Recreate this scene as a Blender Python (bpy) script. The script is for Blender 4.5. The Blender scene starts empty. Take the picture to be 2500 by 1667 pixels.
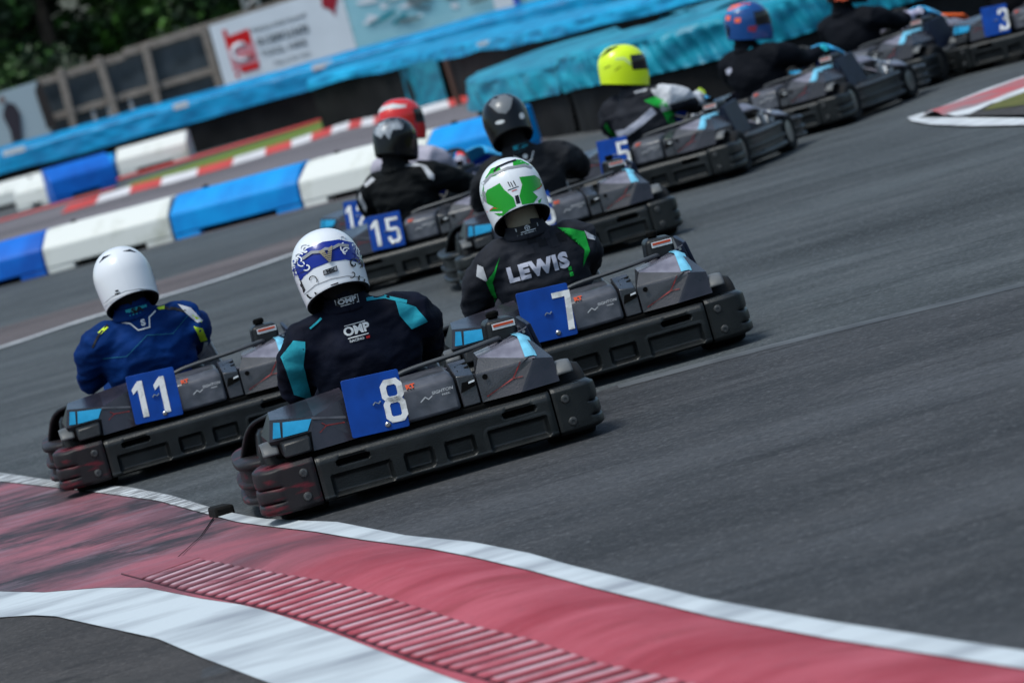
import bpy, bmesh, math, random
from mathutils import Vector, Matrix, Euler, noise
from mathutils.bvhtree import BVHTree
R = math.radians
random.seed(7)
scene = bpy.context.scene
COL = scene.collection

# ------------------------------------------------------------------ camera, world, sun, exposure
CAM_H, PITCH, ROLL = 1.749, 4.505, 15.5
cam_d = bpy.data.cameras.new("camera")
cam = bpy.data.objects.new("camera", cam_d); COL.objects.link(cam)
cam.matrix_world = Matrix.Translation((0, 0, CAM_H)) @ Matrix.Rotation(R(90 - PITCH), 4, 'X') @ Matrix.Rotation(R(-ROLL), 4, 'Z')
cam_d.sensor_width = 36.0; cam_d.lens = 168.37
cam_d.clip_start = 0.5; cam_d.clip_end = 3000
cam_d.dof.use_dof = True; cam_d.dof.focus_distance = 17.6; cam_d.dof.aperture_fstop = 4.8
scene.camera = cam

SUN_EL, SUN_AZ = 66, -130          # azimuth from +Y towards +X
world = bpy.data.worlds.new("World"); scene.world = world; world.use_nodes = True
wn = world.node_tree.nodes; wl = world.node_tree.links
bg = wn["Background"]; bg.inputs[1].default_value = 0.15
sky = wn.new("ShaderNodeTexSky"); sky.sky_type = 'NISHITA'; sky.sun_disc = False
sky.sun_elevation = R(SUN_EL); sky.sun_rotation = R(SUN_AZ); sky.air_density = 1.0; sky.dust_density = 3.5; sky.ozone_density = 1.0
tint = wn.new("ShaderNodeMix"); tint.data_type = 'RGBA'; tint.blend_type = 'MULTIPLY'; tint.inputs[0].default_value = 1; tint.inputs[7].default_value = (.86, 1.0, 1.0, 1)
wl.new(sky.outputs[0], tint.inputs[6]); wl.new(tint.outputs[2], bg.inputs[0])
sd = bpy.data.lights.new("sun", 'SUN'); sd.energy = 2.0; sd.angle = R(18); sd.color = (1.0, 0.99, 0.95)
sun = bpy.data.objects.new("sun", sd); COL.objects.link(sun)
sdir = Vector((math.sin(R(SUN_AZ)) * math.cos(R(SUN_EL)), math.cos(R(SUN_AZ)) * math.cos(R(SUN_EL)), math.sin(R(SUN_EL))))
sun.rotation_euler = sdir.to_track_quat('Z', 'Y').to_euler(); sun.location = sdir * 60
scene.view_settings.view_transform = 'Standard'; scene.view_settings.look = 'None'
scene.view_settings.exposure = 0.24; scene.view_settings.gamma = 1.0
scene.render.engine = 'CYCLES'
scene.render.resolution_x = 1024; scene.render.resolution_y = 682

# ------------------------------------------------------------------ materials
def srgb(r, g, b):
    f = lambda c: (c / 255 / 12.92) if c / 255 <= 0.04045 else ((c / 255 + 0.055) / 1.055) ** 2.4
    return (f(r), f(g), f(b), 1)
def mat(name, col, rough=0.5, metal=0.0, nscale=0, namt=0.0, col2=None, bump=0.0, bscale=80, spec=0.22, coat=0.0, stretch=None, detail=4, lo=0.35, hi=0.65, transm=0.0, sheen=0.0):
    m = bpy.data.materials.new(name); m.use_nodes = True
    nt = m.node_tree; b = nt.nodes["Principled BSDF"]
    c = tuple(col) if len(col) == 4 else (*col, 1)
    b.inputs["Base Color"].default_value = c
    b.inputs["Roughness"].default_value = rough; b.inputs["Metallic"].default_value = metal
    b.inputs["Specular IOR Level"].default_value = spec
    b.inputs["Coat Weight"].default_value = coat; b.inputs["Transmission Weight"].default_value = transm
    b.inputs["Sheen Weight"].default_value = sheen
    tc = nt.nodes.new("ShaderNodeTexCoord"); mp = nt.nodes.new("ShaderNodeMapping")
    nt.links.new(tc.outputs["Object"], mp.inputs[0])
    if stretch: mp.inputs["Scale"].default_value = stretch
    if nscale:
        n = nt.nodes.new("ShaderNodeTexNoise"); n.inputs["Scale"].default_value = nscale; n.inputs["Detail"].default_value = detail
        nt.links.new(mp.outputs[0], n.inputs["Vector"])
        mr = nt.nodes.new("ShaderNodeMapRange"); mr.inputs[1].default_value = lo; mr.inputs[2].default_value = hi
        nt.links.new(n.outputs[0], mr.inputs[0])
        mx = nt.nodes.new("ShaderNodeMix"); mx.data_type = 'RGBA'
        c2 = col2 if col2 else tuple(x * (1 - namt) for x in c[:3]) + (1,)
        c2 = tuple(c2) if len(c2) == 4 else (*c2, 1)
        mx.inputs[6].default_value = c; mx.inputs[7].default_value = c2
        nt.links.new(mr.outputs[0], mx.inputs[0]); nt.links.new(mx.outputs[2], b.inputs["Base Color"])
    if bump:
        n2 = nt.nodes.new("ShaderNodeTexNoise"); n2.inputs["Scale"].default_value = bscale; n2.inputs["Detail"].default_value = 5
        nt.links.new(tc.outputs["Object"], n2.inputs["Vector"])
        bp = nt.nodes.new("ShaderNodeBump"); bp.inputs["Strength"].default_value = bump; bp.inputs["Distance"].default_value = 0.004
        nt.links.new(n2.outputs[0], bp.inputs["Height"]); nt.links.new(bp.outputs[0], b.inputs["Normal"])
    return m
M = {}
M['black_plastic'] = mat('black_plastic', (0.0035, 0.0045, 0.005), 0.36, nscale=9, col2=(0.012, 0.0138, 0.0148), bump=0.35, bscale=220, detail=8, spec=.36)
M['dusty_lit_plastic'] = mat('dusty_lit_black_plastic', (0.010, 0.0115, 0.013), 0.34, nscale=7, col2=(0.035, 0.037, 0.04), bump=0.3, bscale=160, detail=8, spec=.5)  # dusty worn plastic, lightened so its colour carries the rails' sky highlights
M['hole'] = mat('hole_black', (0.002, 0.002, 0.002), 0.9, spec=0.1)
M['dark_plastic'] = mat('dark_plastic', (0.006, 0.007, 0.0085), 0.36, nscale=10, col2=(0.015, 0.0165, 0.019), bump=0.25, bscale=200)
M['grey_plastic'] = mat('grey_plastic', (0.019, 0.021, 0.026), 0.25, nscale=7, col2=(0.052, 0.052, 0.062), bump=0.2, bscale=150, spec=.5)
M['dim_grey'] = mat('dim_grey_plastic', (0.012, 0.012, 0.016), 0.24, nscale=6, col2=(0.034, 0.029, 0.040), bump=0.15, bscale=120, spec=.5)
M['lilac'] = mat('lilac_grey_plastic', (0.10, 0.095, 0.125), 0.25, nscale=12, col2=(0.2, 0.195, 0.24), coat=0.2)
M['light_grey'] = mat('light_grey_plastic', (0.3, 0.31, 0.33), 0.4, nscale=12, col2=(0.42, 0.43, 0.45))
M['flap_grey'] = mat('flap_grey', (0.11, 0.115, 0.12), 0.45, nscale=12, namt=.4)
M['frost'] = mat('frosted_cover', (0.040, 0.043, 0.052), 0.28, nscale=14, col2=(0.085, 0.088, 0.105), coat=0.15)
M['sky_stripe'] = mat('pale_blue_stripe', (0.16, 0.48, 0.66), 0.35, nscale=20, namt=0.25)
M['blue_stripe'] = mat('blue_stripe', (0.015, 0.27, 0.5), 0.35, nscale=20, namt=0.2)
M['red_line'] = mat('red_line', (0.26, 0.02, 0.02), 0.4, nscale=40, col2=(0.06, .01, .01))
M['orange'] = mat('orange_mark', (0.45, 0.06, 0.02), 0.5)
M['white'] = mat('white_print', (0.62, 0.64, 0.66), 0.45, nscale=30, namt=0.2)
M['plate'] = mat('blue_plate', (0.002, 0.05, 0.30), 0.4, nscale=9, namt=0.3, bump=0.1, bscale=60)
M['digit'] = mat('digit_white', (0.72, 0.72, 0.72), 0.5, nscale=28, col2=(0.5, 0.5, 0.49), detail=8, lo=0.5, hi=0.62)
M['navy_panel'] = mat('navy_panel', (0.012, 0.018, 0.04), 0.45, nscale=20, namt=0.3)
M['steel'] = mat('steel', (0.4, 0.4, 0.4), 0.32, metal=1.0)
M['tube'] = mat('painted_tube', (0.06, 0.064, 0.07), 0.35, metal=0.2)
M['rubber'] = mat('tyre_rubber', (0.010, 0.010, 0.011), 0.75, nscale=25, namt=0.4, bump=0.4, bscale=60)
M['black_fab'] = mat('black_fabric', (0.008, 0.009, 0.011), 0.85, bump=0.3, bscale=90, sheen=0.1)
M['brass'] = mat('brass', (0.55, 0.28, 0.05), 0.35, metal=0.8)
M['front_blue'] = mat('front_blue', (0.01, 0.06, 0.5), 0.3)
M['front_sky'] = mat('front_sky', (0.03, 0.32, 0.62), 0.3)
M['orange_cone'] = mat('bright_orange', (0.9, 0.13, 0.02), 0.4)

def scuff_mat():
    m = mat('scuffed_plastic', (0.024, 0.025, 0.027), 0.5, bump=0.3, bscale=200)
    nt = m.node_tree; b = nt.nodes["Principled BSDF"]
    tc = nt.nodes.new("ShaderNodeTexCoord"); mp = nt.nodes.new("ShaderNodeMapping"); mp.inputs["Scale"].default_value = (4, 4, 16)
    n = nt.nodes.new("ShaderNodeTexNoise"); n.inputs["Scale"].default_value = 2.2; n.inputs["Detail"].default_value = 6
    mr = nt.nodes.new("ShaderNodeMapRange"); mr.inputs[1].default_value = 0.53; mr.inputs[2].default_value = 0.72
    mx = nt.nodes.new("ShaderNodeMix"); mx.data_type = 'RGBA'
    mx.inputs[6].default_value = (0.014, 0.012, 0.014, 1); mx.inputs[7].default_value = (0.11, 0.010, 0.018, 1)
    nt.links.new(tc.outputs["Object"], mp.inputs[0]); nt.links.new(mp.outputs[0], n.inputs["Vector"])
    nt.links.new(n.outputs[0], mr.inputs[0]); nt.links.new(mr.outputs[0], mx.inputs[0]); nt.links.new(mx.outputs[2], b.inputs["Base Color"])
    return m
M['scuff'] = scuff_mat()

def cloth(name, c, c2=None, rough=0.75):
    return mat(name, c, rough, nscale=6, col2=c2 or tuple(x * 0.65 for x in c), bump=0.9, bscale=28, sheen=0.0, spec=0.08)

# ------------------------------------------------------------------ helpers
def tag(o, label=None, cat=None, group=None, kind=None):
    if label: o["label"] = label
    if cat: o["category"] = cat
    if group: o["group"] = group
    if kind: o["kind"] = kind
    return o
def empty(name, loc=(0, 0, 0), rz=0.0, parent=None):
    o = bpy.data.objects.new(name, None); COL.objects.link(o); o.location = loc; o.rotation_euler = (0, 0, rz)
    o.empty_display_size = 0.2
    if parent: o.parent = parent
    return o
def copy_tree(o, parent=None):
    c = o.copy(); COL.objects.link(c)
    if parent: c.parent = parent
    for ch in [x for x in o.children]:
        copy_tree(ch, c)
    return c

class MB:
    def __init__(s): s.v = []; s.f = []; s.m = []
    def add(s, vs, fs, mi=0):
        n = len(s.v); s.v += [tuple(p) for p in vs]; s.f += [tuple(i + n for i in f) for f in fs]; s.m += [mi] * len(fs); return s
    def box(s, c, d, rot=(0, 0, 0), mi=0, taper=1.0):
        x, y, z = d[0] / 2, d[1] / 2, d[2] / 2; E = Euler(rot).to_matrix(); C = Vector(c)
        vs = []
        for sz in (-1, 1):
            t = taper if sz > 0 else 1
            for sx, sy in ((-1, -1), (1, -1), (1, 1), (-1, 1)):
                vs.append(C + E @ Vector((sx * x * t, sy * y * t, sz * z)))
        return s.add(vs, [(0, 3, 2, 1), (4, 5, 6, 7), (0, 1, 5, 4), (1, 2, 6, 5), (2, 3, 7, 6), (3, 0, 4, 7)], mi)
    def tube(s, path, r, n=12, mi=0, cap=True, flat=1.0, up=None):
        P = [Vector(p) for p in path]; k = len(P); rr = r if isinstance(r, (list, tuple)) else [r] * k
        vs = []; prev = None
        for i in range(k):
            t = (P[min(i + 1, k - 1)] - P[max(i - 1, 0)]).normalized()
            if prev is None:
                a = Vector(up) if up else (Vector((0, 0, 1)) if abs(t.z) < 0.9 else Vector((0, 1, 0)))
                u = (a - t * a.dot(t)).normalized()
            else:
                u = (prev - t * prev.dot(t)).normalized()
            prev = u; w = t.cross(u)
            ra, rb = (rr[i] if isinstance(rr[i], (list, tuple)) else (rr[i], rr[i] * flat))
            for j in range(n):
                a = 2 * math.pi * j / n
                vs.append(P[i] + u * math.cos(a) * rb + w * math.sin(a) * ra)
        fs = []
        for i in range(k - 1):
            for j in range(n):
                fs.append((i * n + j, i * n + (j + 1) % n, (i + 1) * n + (j + 1) % n, (i + 1) * n + j))
        if cap: fs.append(tuple(range(n))[::-1]); fs.append(tuple((k - 1) * n + j for j in range(n)))
        return s.add(vs, fs, mi)
    def lathe(s, prof, c=(0, 0, 0), axis='Z', n=32, mi=0, rot=None):
        vs = []; k = len(prof)
        for (r, h) in prof:
            for j in range(n):
                a = 2 * math.pi * j / n
                if axis == 'Z': p = Vector((r * math.cos(a), r * math.sin(a), h))
                elif axis == 'X': p = Vector((h, r * math.cos(a), r * math.sin(a)))
                else: p = Vector((r * math.cos(a), h, r * math.sin(a)))
                if rot: p = rot @ p
                vs.append(p + Vector(c))
        fs = [(i * n + j, i * n + (j + 1) % n, (i + 1) * n + (j + 1) % n, (i + 1) * n + j) for i in range(k - 1) for j in range(n)]
        fs.append(tuple(range(n))[::-1]); fs.append(tuple((k - 1) * n + j for j in range(n)))
        return s.add(vs, fs, mi)
    def grid(s, fn, nu, nv, mi=0, mfn=None, closeu=False):
        n0 = len(s.v)
        for i in range(nu + 1):
            for j in range(nv + 1): s.v.append(tuple(fn(i / nu, j / nv)))
        for i in range(nu):
            for j in range(nv):
                a = n0 + i * (nv + 1) + j
                s.f.append((a, a + nv + 1, a + nv + 2, a + 1)); s.m.append(mfn((i + .5) / nu, (j + .5) / nv) if mfn else mi)
        return s
    def solid(s, pts_front, thick, mi=0):
        """flat polygon (3d points) extruded by the vector thick"""
        n = len(pts_front); T = Vector(thick)
        vs = [Vector(p) for p in pts_front] + [Vector(p) + T for p in pts_front]
        fs = [tuple(range(n)), tuple(range(n, 2 * n))[::-1]] + [(i, i + n, (i + 1) % n + n, (i + 1) % n) for i in range(n)]
        return s.add(vs, fs, mi)
    def build(s, name, mats, parent=None, smooth=35, bevel=0, seg=2, fixn=True, offset=None):
        me = bpy.data.meshes.new(name)
        vs = s.v if offset is None else [(p[0] - offset[0], p[1] - offset[1], p[2] - offset[2]) for p in s.v]
        me.from_pydata(vs, [], s.f)
        mats = mats if isinstance(mats, (list, tuple)) else [mats]
        for m in mats: me.materials.append(m)
        me.polygons.foreach_set("material_index", s.m)
        if fixn:
            b = bmesh.new(); b.from_mesh(me); bmesh.ops.recalc_face_normals(b, faces=b.faces); b.to_mesh(me); b.free()
        if smooth:
            me.polygons.foreach_set("use_smooth", [True] * len(me.polygons)); me.set_sharp_from_angle(angle=R(smooth))
        me.update()
        o = bpy.data.objects.new(name, me); COL.objects.link(o)
        if parent: o.parent = parent
        if bevel:
            bv = o.modifiers.new("bevel", 'BEVEL'); bv.width = bevel; bv.segments = seg; bv.limit_method = 'ANGLE'; bv.angle_limit = R(25)
            bv.harden_normals = False
        return o

def sstep(a, b, x):
    if a == b: return 1.0 if x > a else 0.0
    t = max(0, min(1, (x - a) / (b - a))); return t * t * (3 - 2 * t)
def rbox(x, z, cx, cz, hx, hz, r):
    qx, qz = abs(x - cx) - hx + r, abs(z - cz) - hz + r
    return math.hypot(max(qx, 0), max(qz, 0)) + min(max(qx, qz), 0) - r
def lerp(a, b, t): return a + (b - a) * t
def pathpt(P, t):
    """point on a polyline of 2D/3D points with t in 0..1 by length"""
    L = [0]
    for a, b in zip(P, P[1:]): L.append(L[-1] + (Vector(b) - Vector(a)).length)
    d = t * L[-1]
    for i in range(len(P) - 1):
        if d <= L[i + 1] or i == len(P) - 2:
            k = (d - L[i]) / max(1e-9, L[i + 1] - L[i]); a, b = Vector(P[i]), Vector(P[i + 1])
            return a.lerp(b, k), (b - a).normalized(), d
def smooth_path(P, it=3):
    P = [Vector(p) for p in P]
    for _ in range(it):
        Q = [P[0]]
        for a, b in zip(P, P[1:]): Q += [a * .75 + b * .25, a * .25 + b * .75]
        Q.append(P[-1]); P = Q
    return P

# ---- flat graphics laid onto a surface
def poly_mesh(polys, cell=0.02):
    b = bmesh.new()
    for p in polys:
        vs = [b.verts.new((x, z, 0)) for x, z in p]
        try: b.faces.new(vs)
        except ValueError: pass
    bmesh.ops.triangulate(b, faces=b.faces)
    cut(b, cell); return b
def cut(b, cell):
    if not b.verts: return
    for ax in (0, 1):
        lo = min(v.co[ax] for v in b.verts); hi = max(v.co[ax] for v in b.verts); n = int((hi - lo) / cell)
        for i in range(1, n + 1):
            co = Vector((0, 0, 0)); co[ax] = lo + i * cell - 1e-5; no = Vector((0, 0, 0)); no[ax] = 1
            bmesh.ops.bisect_plane(b, geom=b.verts[:] + b.edges[:] + b.faces[:], plane_co=co, plane_no=no)
def text_bm(txt, size, cx, cz, rot=0, bold=0.0, cell=0.02, sx=1.0, shear=0, sp=1.0):
    cu = bpy.data.curves.new("lettering", 'FONT'); cu.body = txt; cu.size = size; cu.align_x = 'CENTER'; cu.align_y = 'CENTER'
    cu.offset = bold; cu.resolution_u = 3; cu.shear = shear; cu.space_character = sp
    ob = bpy.data.objects.new("lettering", cu); COL.objects.link(ob)
    bpy.context.view_layer.update()
    me = ob.evaluated_get(bpy.context.evaluated_depsgraph_get()).to_mesh()
    b = bmesh.new(); b.from_mesh(me)
    ob.evaluated_get(bpy.context.evaluated_depsgraph_get()).to_mesh_clear()
    bpy.data.objects.remove(ob); bpy.data.curves.remove(cu)
    c, s_ = math.cos(rot), math.sin(rot)
    for v in b.verts:
        x, y = v.co.x * sx, v.co.y; v.co = Vector((cx + x * c - y * s_, cz + x * s_ + y * c, 0))
    bmesh.ops.triangulate(b, faces=b.faces); cut(b, cell); return b
def lay(bm_, name, m, parent, bvh, O=(0, -2, 0), U=(1, 0, 0), V=(0, 0, 1), D=(0, 1, 0), off=0.0025):
    """press a flat figure (x,y of bm_) along D onto the surface in bvh"""
    O, U, V, D = Vector(O), Vector(U), Vector(V), Vector(D).normalized()
    dead = []
    for v in bm_.verts:
        o = O + U * v.co.x + V * v.co.y
        h, nrm, idx, dist = bvh.ray_cast(o, D)
        if h is None: dead.append(v); continue
        if nrm.dot(D) > 0: nrm = -nrm
        v.co = h + nrm * off * 0.5 - D * off * 0.6
    bmesh.ops.delete(bm_, geom=dead, context='VERTS')
    # drop stretched faces
    bad = [f for f in bm_.faces if max(e.calc_length() for e in f.edges) > 0.09]
    bmesh.ops.delete(bm_, geom=bad, context='FACES')
    me = bpy.data.meshes.new(name); bm_.normal_update(); bm_.to_mesh(me); bm_.free(); me.materials.append(m)
    me.polygons.foreach_set("use_smooth", [True] * len(me.polygons))
    o = bpy.data.objects.new(name, me); COL.objects.link(o); o.parent = parent; return o
def flat(bm_, name, m, parent, mtx, thick=0.0015):
    """flat figure placed by a matrix and given a small thickness"""
    bmesh.ops.transform(bm_, matrix=mtx, verts=bm_.verts)
    r = bmesh.ops.extrude_face_region(bm_, geom=bm_.faces[:])
    n = (mtx.to_3x3() @ Vector((0, 0, 1))).normalized()
    for e in r['geom']:
        if isinstance(e, bmesh.types.BMVert): e.co += n * thick
    bmesh.ops.recalc_face_normals(bm_, faces=bm_.faces)
    me = bpy.data.meshes.new(name); bm_.to_mesh(me); bm_.free(); me.materials.append(m)
    o = bpy.data.objects.new(name, me); COL.objects.link(o)
    if parent: o.parent = parent
    return o
def bvh_of(o, T=None):
    vs = [v.co.copy() for v in o.data.vertices]
    if T: vs = [T @ v for v in vs]
    return BVHTree.FromPolygons(vs, [tuple(p.vertices) for p in o.data.polygons])

def stroke(pts, w, closed=False):
    """mitred thick polyline -> quads"""
    P = [Vector(p) for p in pts]; n = len(P); out = []; L = []; Rr = []
    for i in range(n):
        if closed: a, b = P[i - 1], P[(i + 1) % n]
        else: a, b = P[max(i - 1, 0)], P[min(i + 1, n - 1)]
        d0 = (P[i] - a).normalized() if (P[i] - a).length > 1e-6 else (b - P[i]).normalized()
        d1 = (b - P[i]).normalized() if (b - P[i]).length > 1e-6 else d0
        n0 = Vector((-d0.y, d0.x)); n1 = Vector((-d1.y, d1.x)); m = (n0 + n1).normalized(); k = 1 / max(0.35, m.dot(n0))
        L.append(P[i] + m * w / 2 * k); Rr.append(P[i] - m * w / 2 * k)
    r = range(n) if closed else range(n - 1)
    for i in r:
        j = (i + 1) % n; out.append([tuple(L[i]), tuple(Rr[i]), tuple(Rr[j]), tuple(L[j])])
    return out
def digit_polys(d):
    w = .27
    if d == '1': return [[(.30, 0), (.62, 0), (.62, 2), (.34, 2), (.34, 1.99), (.30, 1.9)], [(.30, 1.95), (-.02, 1.6), (.02, 1.32), (.30, 1.55)]]
    if d == '7': return [[(.08, 1.72), (.08, 2), (1.0, 2), (1.0, 1.72)], [(.70, 1.72), (1.0, 1.72), (.86, 0), (.54, 0)]]
    a, b, c = .135, .865, .28
    if d == '8': return stroke([(a, 1.24), (a, 1.68), (c, 1.86), (.72, 1.86), (b, 1.68), (b, 1.24), (.72, 1.06), (c, 1.06)], w, True) + stroke([(a, .3), (a, .85), (c, 1.03), (.72, 1.03), (b, .85), (b, .3), (.72, .14), (c, .14)], w, True)
    if d == '5': return stroke([(.95, 1.865), (a, 1.865), (a, 1.1), (.72, 1.1), (b, .95), (b, .3), (.72, .135), (.28, .135), (a, .3), (a, .55)], w)
    if d == '3': return stroke([(a, 1.5), (a, 1.72), (c, 1.865), (.72, 1.865), (b, 1.7), (b, 1.2), (.7, 1.03), (.42, 1.03)], w) + stroke([(.42, 1.02), (.7, 1.02), (b, .85), (b, .3), (.72, .135), (c, .135), (a, .3), (a, .5)], w)
    if d == '6': return stroke([(b, 1.5), (b, 1.7), (.72, 1.865), (c, 1.865), (a, 1.7), (a, .3), (c, .135), (.72, .135), (b, .3), (b, .9), (.72, 1.08), (.27, 1.08)], w)
    if d == '2': return stroke([(a, 1.45), (a, 1.7), (c, 1.865), (.72, 1.865), (b, 1.7), (b, 1.2), (a, .4), (a, .135), (1.0, .135)], w)
    return []

# ------------------------------------------------------------------ the rental kart (one prototype, copied)
# local frame: x right, y forward, z up, origin on the ground under the middle of the rear bumper
def lobes(z, bands, r=.012):
    """0..1 outward swelling of horizontal rails"""
    k = 0
    for a, b in bands:
        m = (a + b) / 2; h = (b - a) / 2
        if abs(z - m) < h: k = max(k, math.sqrt(1 - ((z - m) / h) ** 2) ** .6)
    return k
def make_rear_bumper(root):
    zb, zt = .045, .212
    prof = [(.10, zb + .004), (.05, zb + .002), (.012, zb + .004), (.003, zb + .012)]
    nz = 34
    prof += [(0, lerp(zb + .018, zt - .028, i / nz)) for i in range(nz + 1)]
    prof += [(.0025, zt - .018), (.009, zt - .008), (.02, zt - .002), (.035, zt), (.09, zt - .004), (.10, zt - .03)]
    nx = 190; X0, X1 = -.432, .432
    slots = [(-.300, .172, .060, .0105), (.312, .172, .060, .0105)]
    pockets = [(-.283, .098, .112, .038, .012, .026), (-.072, .105, .054, .036, .018, .030), (.080, .105, .056, .036, .018, .030), (.293, .098, .110, .038, .012, .026)]
    b = MB()
    def rec(x, z):
        d = 0; hole = 0
        for cx, cz, hx, hz in slots:
            s = rbox(x, z, cx, cz, hx, hz, hz); d = max(d, .05 * sstep(.003, -.004, s)); hole = max(hole, s < -.001)
        for cx, cz, hx, hz, r, dep in pockets:
            s = rbox(x, z, cx, cz, hx, hz, r); d = max(d, dep * sstep(.006, -.016, s))
            if .0 < s < .012: d = min(d, -0.0015)
        # raised lower lip running along the bottom with a shallow groove
        if z < .068: d -= .004 * sstep(.068, .058, z)
        return d, hole
    P = []
    for i in range(nx + 1):
        x = lerp(X0, X1, i / nx); row = []
        e = .006 * (1 - sstep(0, .012, min(x - X0, X1 - x)))
        for (y, z) in prof:
            d, h = rec(x, z) if y < .004 else (0, 0)
            w = .0012 * noise.noise(Vector((x * 9, z * 14, 2)))
            row.append((x, y + d + e + w + .02 * (abs(x) / .46) ** 4 * 0, z))
        P.append(row)
    n = len(prof)
    vs = [p for row in P for p in row]; fs = []; ms = []
    for i in range(nx):
        for j in range(n - 1):
            fs.append((i * n + j, (i + 1) * n + j, (i + 1) * n + j + 1, i * n + j + 1))
            x = lerp(X0, X1, (i + .5) / nx); z = (prof[j][1] + prof[j + 1][1]) / 2
            ms.append(1 if prof[j][0] < .004 and rec(x, z)[1] else 0)
    b.v = vs; b.f = fs; b.m = ms
    b.f.append(tuple(range(n))); b.m.append(0); b.f.append(tuple(nx * n + j for j in range(n))[::-1]); b.m.append(0)
    o = b.build('rear_bumper', [M['black_plastic'], M['hole']], root, smooth=50)
    for s in (-1, 1):
        w_ = 1.0 if s > 0 else 1.075
        path = smooth_path([(s * .438, .0), (s * .48, .0), (s * .53, .002), (s * .584 * w_, .02), (s * .608 * w_, .09), (s * .605 * w_, .20), (s * .58 * w_, .27), (s * .53, .29)], 3)
        bands = [(.046, .088), (.093, .14), (.145, .214)]
        nz2 = 44
        def fn(u, v, path=path, s=s):
            p, t, d = pathpt(path, u); nrm = Vector((t.y, -t.x)) * s
            if v < .06: z = zb; inn = .07 * (1 - v / .06)
            elif v > .94: z = zt + .004; inn = .07 * ((v - .94) / .06)
            else: z = lerp(zb, zt + .004, (v - .06) / .88); inn = 0
            k = sstep(.118, .148, d) * (1 - sstep(.33, .40, d) * .6)
            edge = min(z - zb, zt + .004 - z); rr = .014 * (1 - sstep(0, .014, edge)) if inn == 0 else .014
            off = -rr - inn
            if inn == 0: off += k * ((lobes(z, bands) ** .35) * .017 - .015) + k * .006 * (1 - (z - zb) / .17)
            e = .006 * (1 - sstep(0, .01, d))
            q = Vector((p.x, p.y)) + nrm * (off - e)
            return (q.x, q.y, z + .004 * noise.noise(Vector((d * 9, z * 20, s))) * k)
        c = MB().grid(fn, 90, nz2 + 6)
        cap_o = c.build('bumper_corner', M['black_plastic'], root, smooth=60)
        for (bx, bz) in ((.482, .172), (.489, .088)):
            MB().lathe([(.016, .0), (.016, -.004), (.013, -.008), (.007, -.009), (.007, -.005), (.001, -.005)], (s * bx, .002, bz), 'Y', 18).build('bolt', M['light_bolt'], cap_o, smooth=40)
M['light_bolt'] = mat('dull_bolt', (0.09, 0.092, 0.095), 0.4, metal=0.4, nscale=60, namt=0.4)

def rail_shell(name, path, zb, zt, bands, root, m, depth=.08, swell=.018, nu=60, ztf=None):
    path = smooth_path(path, 3)
    def fn(u, v):
        p, t, d = pathpt(path, u); nrm = Vector((t.y, -t.x)); top = zt if not ztf else ztf(u)
        if v < .06: z = zb; inn = depth * (1 - v / .06)
        elif v > .94: z = top; inn = depth * ((v - .94) / .06)
        else: z = lerp(zb, top, (v - .06) / .88); inn = 0
        edge = min(z - zb, top - z); rr = .012 * (1 - sstep(0, .014, edge)) if inn == 0 else .012
        off = -rr - inn + (0 if inn else lobes(zb + (z - zb) / (top - zb) * (zt - zb), bands) ** .5 * swell - swell * .85)
        q = Vector((p.x, p.y)) + nrm * off
        return (q.x, q.y, z)
    return MB().grid(fn, nu, 44).build(name, m, root, smooth=60)

def wheel(root, x, y, r, w, front):
    wname = 'front_wheel' if front else 'rear_wheel'
    t = MB(); h = w / 2
    t.lathe([(r * .55, -h * .8), (r * .78, -h * .98), (r * .93, -h * .9), (r * .99, -h * .68), (r, -h * .3), (r, h * .3), (r * .99, h * .68), (r * .93, h * .9), (r * .78, h * .98), (r * .55, h * .8)], (x, y, r), 'X', 36)
    to = t.build(wname, M['rubber'], root, smooth=50)
    MB().lathe([(r * .5, -h * .82), (r * .56, -h * .8), (r * .5, -h * .3), (r * .2, -h * .2), (.02, -h * .5), (.001, -h * .5), ], (x, y, r), 'X', 24).build('rim', M['steel'], to)
    MB().lathe([(.001, h * .5), (.02, h * .5), (r * .2, h * .2), (r * .5, h * .3), (r * .56, h * .8), (r * .5, h * .82)], (x, y, r), 'X', 24).build('rim', M['steel'], to)
    return to

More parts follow.
